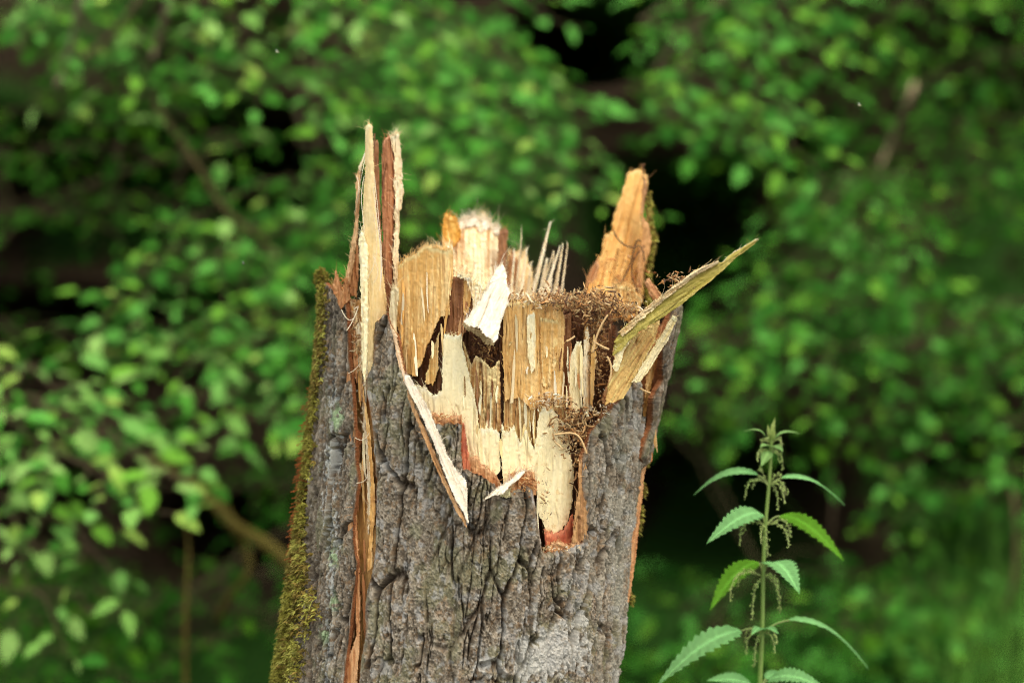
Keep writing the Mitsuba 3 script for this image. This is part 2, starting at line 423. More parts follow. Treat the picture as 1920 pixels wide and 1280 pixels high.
def lichen_front(th, z, c, uv):
    u, v = uv
    n = fbm2(u * 0.045, v * 0.03, 21, 4, 51)
    w = np.exp(-(((u - 1010) / 90) ** 2 + ((v - 1235) / 62) ** 2)) + 0.6 * np.exp(-(((u - 905) / 28) ** 2 + ((v - 1245) / 40) ** 2)) + 0.35 * np.exp(-(((u - 1085) / 50) ** 2 + ((v - 1190) / 60) ** 2))
    c = lerp3(c, (0.54, 0.54, 0.50), 0.85 * sstep(0.48, 0.60, w * 0.45 + n * 0.45 + 0.35 * (fbm2(u * 0.16, v * 0.09, 3, 3) - 0.4)) * (0.65 + 0.35 * fbm2(u * 0.3, v * 0.3, 2, 3)))
    pale = sstep(1060, 1180, u) * sstep(0.40, 0.60, fbm2(u * 0.10, v * 0.020, 5, 4, 53))
    c = lerp3(c, (0.36, 0.35, 0.29), 0.70 * pale)
    c = lerp3(c, (0.38, 0.38, 0.36), 0.55 * sstep(0.60, 0.70, fbm2(u * 0.07, v * 0.05, 9, 4, 55)))
    c = lerp3(c, (0.09, 0.12, 0.085), 0.6 * np.exp(-(((u - 1160) / 16) ** 2 + ((v - 845) / 34) ** 2)) * fbm2(u * .2, v * .2, 1, 2))
    return c


def lichen_left(th, z, c, uv):
    u, v = uv
    n = fbm2(th * R0 * 330, z * 260, 23, 3, 57)
    band = np.exp(-((u - (615 - 0.012 * (v - 900))) / 13) ** 2)
    c = lerp3(c, (0.47, 0.49, 0.46), 0.7 * sstep(0.57, 0.66, n * 0.75 + 0.26 * band * sstep(560, 800, v)))
    c = lerp3(c, (0.02, 0.02, 0.02), 0.75 * sstep(0.58, 0.68, fbm2(th * R0 * 240, z * 150, 25, 3, 59)) * band)
    g = sum(np.exp(-(((u - a) / 9) ** 2 + ((v - b) / 16) ** 2)) for a, b in ((617, 1045), (620, 1130), (601, 1190), (628, 775), (622, 790)))
    c = lerp3(c, (0.36, 0.47, 0.27), np.clip(1.2 * g * sstep(0.35, 0.6, fbm2(u * 0.15, v * 0.15, 27, 3)), 0, 1))
    return c * 0.92


bark('bark', th_front[(th_front > -1.05) & (th_front < 1.5)], zs, FRONT, 0.009, 3, lichen_front, keep=lambda t, z: t < 1.42, label='grey fissured bark on the front')
bark('bark', th_front[(th_front < -0.6)], zs, LEFT, 0.008, 8, lichen_left, keep=lambda t, z: t < -0.66, label='darker lichened bark left of the long crack')
z_co = np.concatenate([np.arange(ZC + 0.085, ZC - 0.38, -0.006), z_low])
bark('bark', np.arange(1.74, 2 * np.pi - 1.74, 0.03), z_co, None, 0.013, 14,
     keep=lambda t, z: z < ZC + 0.02 + 0.03 * np.sin(3 * t) + 0.02 * np.sin(17 * t), label='bark on the far side')


def splay(t, z):
    return np.clip(np.interp(-z, [-(ZC + 0.05), ZC * -1 + 0.145, 2 - ZC], [0.033, 0.007, 0.004]), 0, 1)


bark('bark', np.arange(1.15, 1.86, 0.0043), zs[(zs < ZC + 0.05) & (zs > ZC - 0.16)],
     [(1263, 574), (1272, 568), (1284, 566), (1310, 560), (1310, 780), (1236, 800), (1222, 868), (1212, 876), (1206, 860), (1212, 838), (1226, 800), (1229, 745), (1247, 712), (1248, 655), (1260, 600)], 0.009, 21, lichen_left, off=splay, rough=0.6, jag=3,
     keep=lambda t, z: z < ZC + 0.042, label='bark strip bent away on the right')

# ---- core
zz = np.concatenate([np.linspace(ZC + 0.045, ZC - 0.36, 60), [0.3, 0.0]])
tt = np.linspace(-np.pi, np.pi, 160)
TH, ZZ = np.meshgrid(tt, zz)
rr = R0 - 0.050 + 0.004 * (fbm2(TH * 20, ZZ * 8, 1, 3) - 0.5)
top = (ZC + 0.02 + 0.05 * (fbm2(np.cos(TH) * 9, np.sin(TH) * 9, 1, 3) - 0.5))
ZZ2 = np.minimum(ZZ, top)
cf = lerp3(DARK[0], BROWN[0], fbm2(TH * 40, ZZ * 6, 2, 3))
cell = np.ones((len(zz) - 1, len(tt) - 1), bool)
core_f = ring(TH, rr, ZZ2)
core_b = ring(TH, 0.01 + 0 * rr, ZZ2 - 0.02)
m, col = solid(core_f, core_b, cell, cf, cf)
add('heartwood', m, 'wood_mat', STUMP, color=col)

# ---- inner bark lips (orange) standing out of the bark's torn edge
wood('inner_bark', [(795, 772), (812, 775), (830, 782), (865, 778), (868, 800), (800, 802)], cyl(0.006), 0.008, ORANGE, jag=5, mottled=0.6, seed=1, relief=0.002, hairs=30)
wood('inner_bark', [(862, 790), (870, 792), (879, 850), (882, 885), (872, 892), (864, 860)], cyl(0.008), 0.008, RED, jag=5, mottled=0.6, seed=2, relief=0.0012)
wood('inner_bark', [(876, 856), (892, 852), (905, 870), (925, 884), (940, 905), (945, 940), (900, 898), (876, 890)], cyl(0.008), 0.008, ORANGE, jag=8, mottled=0.6, seed=3, relief=0.002, hairs=40)
wood('inner_bark', [(955, 890), (975, 880), (1000, 885), (1008, 905), (1005, 930), (985, 925), (960, 930), (950, 912)], cyl(0.005), 0.009, ORANGE, jag=7, mottled=0.6, seed=4, relief=0.0024, hairs=60)
wood('inner_bark', [(1018, 985), (1040, 1000), (1062, 985), (1074, 960), (1085, 1000), (1070, 1032), (1024, 1045)], cyl(0.012), 0.006, RED, jag=6, mottled=0.6, seed=5, relief=0.0008, label='reddish inner bark at the foot of the bare patch')
wood('inner_bark', [(1024, 1022), (1046, 1012), (1066, 1020), (1096, 1005), (1098, 1026), (1060, 1036), (1024, 1046)], cyl(0.004), 0.008, ORANGE, jag=7, mottled=0.6, seed=6, relief=0.002, hairs=40)
wood('inner_bark', [(640, 552), (652, 590), (658, 660), (664, 740), (668, 850), (672, 900), (668, 960), (674, 1060), (676, 1180), (672, 1250), (668, 1310), (648, 1310), (652, 1235), (668, 1190),
                    (664, 1060), (650, 1010), (658, 900), (652, 760), (645, 640), (632, 560)], cyl(0.007), 0.010, ORANGE, jag=4, seed=7, relief=0.0012, hairs=40)
wood('inner_bark', [(676, 700), (684, 740), (694, 800), (702, 900), (705, 960), (700, 1010), (698, 1060), (686, 1080), (692, 1000), (694, 900), (684, 780)], cyl(0.008), 0.008, GOLD, jag=6, mottled=0.6, seed=8, relief=0.0012)
# wood at the bottom of the long crack
wood('sapwood', [(640, 560), (700, 560), (708, 700), (712, 900), (706, 1060), (690, 1180), (690, 1320), (640, 1320), (650, 1000), (645, 700)], cyl(0.024), 0.02, GOLD, jag=2, seed=9, relief=0.0010, streak=0.7, label='golden wood inside the long crack')
wood('sapwood', [(674, 690), (682, 700), (688, 800), (697, 890), (697, 960), (690, 1010), (688, 950), (688, 880), (680, 790)], cyl(0.016), 0.010, PALE, jag=6, side=4, seed=10, mottled=0.9, lines=0.8, hairs=60)
wood('torn_strip', [(640, 545), (655, 560), (664, 600), (672, 660), (670, 720), (662, 700), (655, 640), (646, 590)], cyl(0.010), 0.012, ORANGE, jag=4, seed=11, relief=0.002, hairs=60)
wood('torn_strip', [(655, 560), (668, 590), (680, 625), (684, 690), (676, 700), (668, 660), (660, 620)], cyl(0.012), 0.010, PALE, jag=4, seed=12, relief=0.003, hairs=120)

# ---- exposed faces of wood inside the break, outermost to innermost
wood('sapwood', [(786, 722), (800, 728), (812, 742), (828, 730), (831, 625), (850, 628), (865, 622), (868, 655), (880, 700), (897, 770), (898, 800), (925, 800), (937, 812), (939, 880), (925, 908),
                 (905, 895), (880, 890), (868, 860), (864, 795), (830, 800), (790, 795), (760, 740), (768, 718)],
     cyl(0.018), 0.014, CREAM, jag=7, seed=20, relief=0.0007, streak=0.55, lines=0.15, specks=0.35, hairs=60, label='smooth cream sapwood, left of the dark split')
wood('sapwood', [(941, 795), (950, 812), (962, 800), (975, 830), (986, 800), (1000, 842), (1010, 770), (1022, 762), (1045, 772), (1062, 800), (1076, 880), (1074, 940), (1066, 985), (1040, 1012), (1022, 1000),
                 (1008, 960), (1006, 915), (985, 925), (945, 935), (941, 880)],
     cyl(0.018), 0.014, CREAM, jag=10, seed=21, relief=0.0008, streak=0.55, lines=0.15, specks=0.5, hairs=60, label='smooth cream sapwood, right of the dark split')
wood('sapwood', [(866, 632), (876, 660), (884, 680), (890, 668), (905, 672), (920, 690), (938, 672), (940, 812), (905, 815), (890, 780), (872, 690)], cyl(0.021), 0.012, STREAK, jag=5, seed=22, relief=0.0016, streak=1.4, lines=0.9, label='brown streaked wood below the dark hole')
wood('sapwood', [(944, 700), (960, 720), (990, 740), (1040, 735), (1062, 740), (1062, 830), (944, 840)], cyl(0.0265), 0.012, STREAK, jag=6, seed=23, relief=0.0016, streak=1.4, lines=0.9)
wood('torn_plate', [(746, 500), (760, 482), (778, 474), (795, 460), (815, 464), (850, 470), (850, 520), (843, 560), (845, 592), (828, 592), (816, 615), (800, 652), (788, 690), (776, 704), (756, 702), (752, 650), (742, 600)],
     cyl(0.027), 0.022, TAN, jag=5, seed=24, relief=0.0013, hairs=160, label='tan wood plate standing left of the white splinter', specks=0.25)
wood('torn_plate', [(790, 470), (850, 466), (852, 516), (800, 520), (785, 500)], cyl(0.036), 0.018, PALE, jag=10, side=3.5, seed=25, relief=0.002, hairs=120)
wood('torn_plate', [(842, 520), (855, 514), (872, 522), (888, 524), (888, 590), (872, 625), (836, 628), (834, 600), (842, 560)], cyl(0.034), 0.014, BROWN, jag=9, side=3.5, seed=26, relief=0.0016, streak=1.2, hairs=20, label='brown weathered wood under the rim')
wood('torn_plate', [(868, 520), (880, 522), (884, 560), (878, 590), (868, 592)], cyl(0.030), 0.010, GOLD, jag=8, side=3.5, seed=27)
wood('torn_plate', [(843, 520), (862, 512), (880, 520), (900, 530), (918, 545), (915, 560), (898, 580), (888, 592), (884, 560), (872, 528), (858, 520)], cyl(0.022), 0.014, PALE, jag=9, side=3.5, seed=28, relief=0.003, hairs=150, specks=0.5)
wood('torn_plate', [(818, 640), (826, 615), (822, 690), (812, 726), (796, 716), (802, 688)], cyl(0.036), 0.01, TAN, jag=7, side=3.5, seed=29)
wood('torn_plate', [(945, 566), (975, 560), (1010, 562), (1055, 568), (1060, 600), (1056, 680), (1058, 760), (1030, 750), (1000, 770), (975, 745), (946, 752), (942, 650)],
     cyl(0.024), 0.022, TAN, jag=9, seed=30, relief=0.0009, streak=0.75, lines=0.25, mottled=0.25, hairs=120, label='tan wood plate right of the white splinter', specks=0.3)
wood('torn_strip', [(988, 590), (1003, 585), (1005, 640), (1003, 690), (997, 705), (990, 670), (987, 630)], cyl(0.0205), 0.006, CREAM, jag=3, seed=31, relief=0.0008, lines=0.2)
wood('torn_strip', [(1012, 590), (1048, 600), (1044, 680), (1030, 730), (1016, 720)], cyl(0.0215), 0.006, TAN, jag=6, seed=32, relief=0.0012, hairs=40)
wood('torn_strip', [(1054, 590), (1072, 585), (1072, 700), (1066, 770), (1054, 765), (1052, 680)], cyl(0.034), 0.012, BROWN, jag=4, seed=33, relief=0.0014)
wood('torn_strip', [(1068, 668), (1082, 636), (1090, 640), (1090, 740), (1088, 776), (1072, 778), (1066, 740)], cyl(0.024), 0.012, CREAM, jag=4, seed=34, relief=0.0009)
wood('torn_strip', [(1092, 700), (1096, 620), (1103, 606), (1106, 640), (1108, 720), (1110, 768), (1092, 772)], cyl(0.026), 0.012, PALE, jag=4, seed=35, relief=0.001)
wood('torn_strip', [(1094, 620), (1102, 602), (1114, 660), (1106, 700), (1096, 690)], cyl(0.034), 0.010, GOLD, jag=3, seed=36)
wood('torn_strip', [(1108, 660), (1114, 620), (1120, 640), (1112, 760), (1106, 760)], cyl(0.020), 0.008, TAN, jag=3, seed=37)
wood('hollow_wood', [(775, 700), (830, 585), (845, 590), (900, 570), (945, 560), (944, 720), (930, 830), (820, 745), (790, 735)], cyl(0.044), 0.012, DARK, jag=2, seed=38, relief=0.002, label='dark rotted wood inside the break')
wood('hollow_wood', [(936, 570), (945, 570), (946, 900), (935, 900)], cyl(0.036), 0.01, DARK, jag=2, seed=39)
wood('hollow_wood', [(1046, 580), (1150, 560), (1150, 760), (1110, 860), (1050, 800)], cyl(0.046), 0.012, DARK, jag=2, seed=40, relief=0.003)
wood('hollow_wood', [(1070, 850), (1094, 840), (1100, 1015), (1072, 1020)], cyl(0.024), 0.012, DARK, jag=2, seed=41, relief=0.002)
wood('torn_strip', [(1084, 862), (1100, 850), (1104, 930), (1101, 1006), (1090, 1016), (1072, 1015), (1078, 960), (1084, 920)], cyl(0.002), 0.012, ((0.36, 0.18, 0.07), (0.54, 0.31, 0.13), (0.15, 0.06, 0.02)), jag=4, seed=42, relief=0.0014, hairs=30)

SL = []
for (x0, x1, y0, y1, inset, n, tones) in ((748, 848, 500, 690, 0.024, 15, (TAN, PALE, TAN)), (834, 888, 520, 620, 0.031, 12, (BROWN, ORANGE)), (866, 940, 680, 800, 0.019, 16, (STREAK, CREAM, BROWN)), (946, 1058, 575, 740, 0.021, 11, (TAN, PALE, STREAK)),
                                          (946, 1062, 740, 815, 0.0215, 16, (STREAK, CREAM, BROWN)), (790, 1070, 735, 980, 0.0165, 8, (CREAM, CREAM, TAN)), (1050, 1110, 610, 770, 0.021, 12, (CREAM, BROWN, ORANGE)), (1140, 1200, 640, 740, 0.017, 14, (GOLD, ORANGE)),
                                          (1196, 1236, 640, 850, 0.012, 12, (ORANGE, GOLD)), (646, 700, 570, 760, 0.012, 26, (ORANGE, PALE, GOLD)), (656, 690, 760, 1180, 0.016, 20, (GOLD, CREAM, ORANGE))):
    for _ in range(n):
        u0, v0 = rng.uniform(x0, x1), rng.uniform(y0, y1)
        L, w = rng.gamma(3, 19), rng.uniform(0.0004, 0.0016)
        t = np.linspace(0, 1, 7)
        uu = u0 + rng.normal(0, 0.03) * L * t + 1.5 * np.sin(t * 3 + u0)
        vv = np.minimum(v0 + L * t, y1 + 15)
        pp = P(uu, vv, cyl(inset)(uu, vv))
        lift = rng.uniform(0, 0.004) * (np.clip(t - 0.55, 0, 1) if rng.random() < 0.5 else np.clip(0.45 - t, 0, 1)) * 2
        pp[:, 1] -= lift
        prof = w * np.interp(t, [0, 0.15, 0.8, 1], [0.25, 1, 0.8, 0.08])
        side = np.array([1.0, 0.15, 0])
        th = 0.0006
        front, back = np.stack([pp - side * prof[:, None], pp + side * prof[:, None]], 1), np.stack([pp - side * prof[:, None], pp + side * prof[:, None]], 1) + np.array([0, th * 2, 0])
        pal = tones[rng.integers(len(tones))]
        c = np.asarray(pal[rng.integers(2)]) * rng.uniform(0.8, 1.15)
        (mv, mf), mc = solid(front, back, np.ones((6, 1), bool), np.broadcast_to(c, front.shape), np.broadcast_to(c * 0.8, front.shape))
        SL.append((mv, mf, mc))
m, col = join(SL)
add('slivers', m, 'wood_mat', STUMP, color=col, smooth=False, kind='stuff', label='thin slivers of wood clinging to the torn faces')

# ---- right flank: orange wood, the flung-out slab
wood('torn_plate', [(1128, 745), (1145, 700), (1160, 640), (1190, 600), (1222, 590), (1240, 600), (1230, 660), (1205, 712), (1180, 722), (1165, 752), (1140, 780)], cyl(0.020), 0.016,
     ((0.50, 0.22, 0.08), (0.62, 0.35, 0.15), (0.30, 0.10, 0.03)), jag=5, seed=43, relief=0.001, streak=0.8, grain=14, label='orange wood under the slanting slab')
wood('torn_plate', [(1190, 650), (1225, 625), (1262, 588), (1268, 600), (1256, 660), (1242, 715), (1228, 780), (1216, 850), (1208, 900), (1194, 1040), (1180, 1130), (1170, 1130), (1186, 960), (1196, 860), (1196, 740)],
     plane(2.385, 1200, 700, 0.0004, 0), 0.018, ORANGE, jag=4, seed=44, relief=0.0014, grain=10, hairs=40, lines=0.8)
wood('torn_strip', [(1212, 690), (1236, 625), (1246, 612), (1238, 660), (1222, 720), (1210, 790), (1205, 780)], plane(2.365, 1210, 700, 0.0003, 0), 0.010, GOLD, jag=3, seed=45, grain=14, hairs=20)
SLAB = wood('slanting_slab', [(1150, 668), (1152, 640), (1170, 612), (1205, 585), (1250, 548), (1300, 512), (1340, 493), (1358, 490), (1368, 478), (1395, 462), (1418, 448), (1424, 450), (1400, 470), (1376, 488), (1362, 502),
                      (1330, 530), (1290, 562), (1240, 598), (1200, 622), (1180, 640), (1168, 655)],
     plane(2.262, 1150, 650, -0.00006, 0.00000), 0.014, OLIVE, jag=5, side=2, grain=57, seed=46, relief=0.0013, streak=0.9, hairs=40, bulge=0.001, edge=3, lines=0.6, label='olive slab of wood pointing up to the right')
wood('tip', [(1350, 495), (1366, 478), (1395, 461), (1418, 447), (1424, 450), (1400, 468), (1376, 486), (1360, 500)], plane(2.2605, 1150, 650, -0.00006, -0.0001), 0.004, WHITE, SLAB, jag=3, grain=57, seed=47, bulge=0.0005, hairs=6, specks=0.4)
wood('torn_edge', [(1160, 622), (1205, 582), (1252, 544), (1300, 508), (1350, 486), (1344, 496), (1300, 521), (1252, 559), (1206, 598), (1166, 632)], plane(2.2585, 1150, 650, -0.00006, 0.00000), 0.018, ((0.70, 0.52, 0.26), (0.8, 0.66, 0.4), (0.42, 0.24, 0.09)), SLAB, jag=4, grain=57, seed=48, hairs=40, relief=0.002)
wood('torn_strip', [(1148, 690), (1158, 645), (1176, 615), (1184, 612), (1182, 640), (1168, 665), (1158, 700)], plane(2.262, 1160, 660, 0, 0), 0.010, CREAM, jag=5, grain=25, seed=49, hairs=60, bulge=0.003)
wood('torn_strip', [(1148, 700), (1165, 655), (1200, 622), (1240, 596), (1228, 640), (1207, 682), (1190, 714), (1168, 748), (1134, 760), (1140, 724)], plane(2.288, 1200, 650, 0.0002, -0.0001), 0.014, ((0.58, 0.36, 0.11), (0.68, 0.54, 0.20), (0.36, 0.16, 0.05)), jag=6, side=3, grain=32, seed=50, hairs=30, streak=1.3, relief=0.0015)
wood('torn_strip', [(1184, 716), (1213, 668), (1238, 630), (1262, 590), (1270, 598), (1252, 640), (1227, 680), (1202, 716)], plane(2.282, 1200, 650, 0.0002, -0.0001), 0.010, ((0.72, 0.58, 0.26), (0.84, 0.74, 0.45), (0.12, 0.08, 0.03)), jag=4, grain=32, seed=51, hairs=20, lines=0.9)

# ---- standing splinters and the wall at the back
wood('tall_splinter', [(684, 237), (690, 231), (698, 236), (700, 300), (705, 400), (716, 500), (724, 560), (724, 640), (716, 720), (700, 745), (692, 720), (684, 640), (683, 520), (679, 440), (680, 370), (684, 320)],
     plane(2.272, 700, 500, 0.0002, 0.00005, 0.006, 20), 0.014, ((0.80, 0.60, 0.27), (0.86, 0.72, 0.42), (0.62, 0.40, 0.14)), jag=4, side=1, seed=60, relief=0.0007, streak=0.6, lines=0.2, bulge=0.004, hairs=60, step=1.2, label='tallest pale splinter at the left of the break')
wood('tall_splinter', [(672, 440), (682, 434), (690, 470), (690, 560), (690, 640), (684, 720), (678, 690), (676, 560)], plane(2.262, 680, 500, 0, 0), 0.008, CREAM, jag=13, seed=61, bulge=0.002, hairs=50)
wood('tall_splinter', [(700, 236), (704, 262), (709, 264), (710, 300), (713, 420), (722, 520), (726, 600), (712, 600), (704, 480), (699, 340)], plane(2.296, 705, 400, 0, 0), 0.012, BROWN, jag=13, seed=62, hairs=10)
wood('tall_splinter', [(716, 270), (722, 256), (732, 252), (738, 262), (740, 300), (742, 360), (738, 430), (736, 540), (732, 600), (720, 600), (718, 470), (714, 360)],
     plane(2.315, 725, 420, 0.0002, 0, 0.003, 15), 0.024, ((0.34, 0.13, 0.05), (0.50, 0.24, 0.11), (0.16, 0.05, 0.02)), jag=4, seed=63, relief=0.0016, streak=1.1, bulge=0.003, hairs=40, label='brown slab standing beside the tallest splinter')
wood('tall_splinter', [(732, 254), (748, 250), (751, 280), (755, 340), (757, 360), (750, 400), (748, 440), (749, 560), (732, 600), (736, 520), (740, 400), (738, 310)],
     plane(2.318, 740, 420, 0.0009, 0), 0.014, ((0.78, 0.62, 0.36), (0.85, 0.74, 0.52), (0.5, 0.32, 0.13)), jag=7, side=5, seed=64, relief=0.0026, hairs=200, specks=0.3)
wood('thin_splinter', [(668, 330), (673, 315), (677, 320), (674, 380), (670, 440), (664, 490), (656, 535), (646, 528), (654, 490), (664, 420)], plane(2.34, 665, 420, 0.0001, 0), 0.006, ((0.66, 0.42, 0.20), (0.76, 0.55, 0.3), (0.4, 0.2, 0.08)), jag=3, grain=6, seed=65, bulge=0.0015, step=1.1, hairs=40)
wood('thin_splinter', [(670, 318), (684, 283), (687, 288), (676, 322)], plane(2.338, 665, 320, 0.0001, 0), 0.003, PALE, jag=2, grain=20, seed=66, step=1.0, bulge=0.0008)
wood('thin_splinter', [(646, 545), (662, 490), (670, 450), (673, 480), (671, 520), (668, 560)], plane(2.345, 660, 520), 0.008, ORANGE, jag=5, seed=67, hairs=40)
wood('thin_splinter', [(622, 545), (630, 505), (634, 520), (640, 545), (650, 515), (656, 560), (640, 580)], plane(2.315, 640, 540), 0.014, ORANGE, jag=5, seed=68, hairs=60)
wood('torn_strip', [(728, 600), (733, 545), (742, 536), (749, 540), (745, 600), (744, 625), (755, 690), (764, 716), (757, 716), (744, 660), (732, 625)], cyl(0.006), 0.007, ((0.62, 0.5, 0.27), (0.74, 0.64, 0.4), (0.4, 0.25, 0.1)), jag=5, grain=-6, seed=69, hairs=40, bulge=0.002)
wood('torn_strip', [(728, 600), (744, 628), (758, 695), (763, 720), (758, 722), (748, 690), (738, 640)], cyl(0.001), 0.006, ((0.72, 0.45, 0.24), (0.8, 0.6, 0.38), (0.5, 0.22, 0.08)), jag=2, grain=-14, seed=70)

wood('rear_wall', [(828, 470), (832, 440), (850, 425), (866, 414), (880, 408), (905, 406), (925, 414), (936, 428), (946, 445), (950, 470), (952, 580), (826, 580)], plane(2.46, 890, 480, 0.0002, -0.0004, 0.02, 60), 0.030, ((0.76, 0.56, 0.30), (0.88, 0.76, 0.52), (0.50, 0.28, 0.09)), jag=12, seed=71, relief=0.0034, hairs=300, streak=1.2, label='pale torn block at the back of the break')
wood('rear_wall', [(832, 402), (844, 402), (858, 412), (866, 440), (852, 462), (832, 470), (828, 445)], plane(2.452, 850, 440), 0.02, ((0.74, 0.36, 0.05), (0.85, 0.50, 0.12), (0.5, 0.2, 0.03)), jag=5, seed=72, relief=0.002, hairs=50, label='orange stained corner of the rear block')
wood('rear_wall', [(833, 430), (834, 402), (852, 404), (856, 414), (845, 425)], plane(2.458, 850, 440), 0.02, ORANGE, jag=4, seed=73, hairs=30)
wood('rear_wall', [(858, 428), (866, 412), (890, 405), (910, 405), (930, 418), (940, 432), (936, 440), (918, 428), (900, 432), (880, 426), (864, 436)], plane(2.457, 890, 480, 0.0002, -0.0004, 0.02, 60), 0.026, WHITE, jag=16, seed=74, relief=0.004, hairs=240, specks=0.5)
wood('rear_wall', [(934, 440), (942, 424), (953, 432), (950, 480), (940, 530), (932, 500)], plane(2.455, 940, 480), 0.015, BROWN, jag=5, seed=75, hairs=30)
wood('rear_wall', [(944, 560), (948, 500), (955, 474), (966, 470), (976, 478), (985, 470), (992, 500), (1000, 520), (1002, 560)], plane(2.48, 970, 520, 0, -0.0003, 0.01, 40), 0.02, ((0.80, 0.58, 0.28), (0.88, 0.74, 0.46), (0.46, 0.22, 0.07)), jag=18, seed=76, relief=0.0022, hairs=120)
wood('rear_wall', [(948, 540), (953, 490), (962, 472), (972, 490), (968, 560), (948, 560)], plane(2.472, 960, 520), 0.012, ORANGE, jag=6, seed=77, hairs=30)
for i, (a, b, w) in enumerate([((966, 560), (979, 434), 6), ((975, 560), (988, 466), 9), ((997, 560), (1032, 415), 11), ((1020, 556), (1052, 456), 8), ((1012, 556), (1046, 446), 5), ((1038, 560), (1056, 456), 9),
                               ((1052, 556), (1067, 438), 5), ((988, 560), (996, 490), 8), ((958, 560), (965, 462), 7), ((1014, 560), (1026, 484), 14), ((1030, 550), (1040, 470), 6)]):
    a, b = np.array(a, float), np.array(b, float)
    w = w * 0.62
    d = (b - a) / np.linalg.norm(b - a)
    n = np.array([-d[1], d[0]])
    poly = [a - n * w * 0.75, a + n * w * 0.75, a * 0.4 + b * 0.6 + n * w * 0.5, b + n * w * 0.22, b - n * w * 0.22, a * 0.4 + b * 0.6 - n * w * 0.5]
    wood('needle_splinter', poly, plane(2.462 + 0.012 * math.sin(3.7 * i), a[0], a[1]), 0.005, ((0.82, 0.70, 0.44), (0.88, 0.80, 0.60), (0.58, 0.40, 0.2)), jag=2, side=1, grain=math.degrees(math.atan2(d[0], -d[1])), seed=80 + i, step=1.0, bulge=0.0018, edge=4, relief=0.0006, hairs=6)

SPIRE = wood('standing_spire', [(1172, 346), (1176, 324), (1190, 318), (1206, 322), (1216, 326), (1215, 350), (1210, 372), (1204, 400), (1202, 412), (1212, 430), (1222, 440), (1220, 470), (1210, 500), (1206, 560), (1196, 600), (1110, 600), (1098, 540), (1104, 515), (1126, 480), (1134, 440), (1148, 430), (1152, 400), (1164, 372)],
     plane(2.505, 1160, 460, 0.0003, -0.00025, 0.012, 50), 0.030, ((0.70, 0.36, 0.085), (0.80, 0.52, 0.18), (0.40, 0.15, 0.03)), jag=9, side=4, grain=13, seed=100, relief=0.0024, streak=1.1, lines=0.6, hairs=90, bulge=0.002, edge=5, mottled=0.35, label='orange spire of wood standing at the back right')
wood('side_ridge', [(1204, 404), (1216, 420), (1222, 445), (1220, 470), (1208, 500), (1202, 560), (1192, 560), (1196, 490), (1204, 450)], plane(2.492, 1210, 460, 0.0004, 0), 0.016, ((0.5, 0.24, 0.08), (0.62, 0.34, 0.13), (0.25, 0.1, 0.03)), SPIRE, jag=4, grain=8, seed=101, bulge=0.003, hairs=40)
wood('side_ridge', [(1206, 330), (1213, 340), (1212, 372), (1206, 402), (1200, 402), (1204, 370)], plane(2.50, 1206, 360, 0.0004, 0), 0.012, ((0.32, 0.15, 0.06), (0.45, 0.24, 0.1), (0.15, 0.06, 0.02)), SPIRE, jag=4, grain=8, seed=102, hairs=30)
wood('torn_strip', [(1096, 548), (1104, 512), (1120, 486), (1124, 500), (1116, 540), (1106, 560)], plane(2.485, 1105, 530), 0.014, ORANGE, jag=4, grain=20, seed=103, hairs=30)
wood('torn_strip', [(1135, 560), (1150, 530), (1185, 535), (1205, 560), (1190, 590), (1150, 590)], plane(2.44, 1160, 560, 0, 0), 0.02, TAN, jag=6, seed=104, relief=0.003, hairs=120)
wood('torn_strip', [(1208, 530), (1217, 520), (1240, 548), (1246, 575), (1232, 580), (1222, 560)], plane(2.40, 1220, 550), 0.012, ((0.45, 0.2, 0.08), (0.55, 0.3, 0.12), (0.2, 0.08, 0.03)), jag=3, grain=-30, seed=105, bulge=0.003)

# ---- loose splinters lodged in the break: things of their own
LONG = numbered('wood_splinter')
tag(LONG, 'long white splinter hanging diagonally over the front bark', 'wood splinter', 'loose splinters on the stump')
slope = plane(2.212, 820, 840, -0.0001, -0.00004)
wood('pale_face', [(756, 702), (768, 704), (778, 722), (794, 748), (806, 770), (818, 800), (830, 830), (842, 858), (858, 884), (874, 900), (877, 920), (876, 950), (880, 992), (870, 965), (858, 945), (846, 920), (834, 890), (820, 850), (806, 815), (790, 780), (775, 750), (760, 722)],
     lambda u, v: slope(u, v) + 0.0007 * (u - 765 - (v - 700) * 0.42) * 0 + 0.010 * np.clip((v - 700) / 300, 0, 1) * 0 + np.clip((u - 765 - (v - 700) * 0.38) / 30, -0.5, 1) * 0.010, 0.008, WHITE, LONG, jag=3, side=2, grain=-22, seed=110, relief=0.0013, streak=0.8, lines=0.2, mottled=0.1, cracks=0.3, hairs=70)
wood('brown_edge', [(762, 722), (772, 748), (788, 786), (804, 820), (820, 858), (836, 898), (850, 930), (866, 958), (876, 985), (879, 997), (862, 970), (846, 940), (828, 902), (812, 866), (796, 826), (778, 784), (764, 745)],
     lambda u, v: slope(u, v) + 0.004, 0.008, ((0.52, 0.27, 0.10), (0.68, 0.42, 0.2), (0.22, 0.09, 0.03)), LONG, jag=2, side=2, grain=-22, seed=111, relief=0.0012, hairs=20)
BLOCK = numbered('wood_splinter')
tag(BLOCK, 'broad white splinter leaning across the dark hole in the break', 'wood splinter', 'loose splinters on the stump')
wood('pale_face', [(866, 603), (874, 597), (890, 576), (906, 552), (918, 528), (928, 506), (942, 492), (947, 500), (950, 530), (958, 546), (954, 570), (944, 590), (938, 615), (934, 634), (926, 642), (912, 632), (898, 618), (880, 612)],
     lambda u, v: 2.236 + 0.0006 * (560 - v) + 0.0003 * (u - 910), 0.016, WHITE, BLOCK, jag=4, side=3, grain=28, seed=112, relief=0.0018, streak=0.9, lines=0.35, mottled=0.2, hairs=120, specks=0.1)
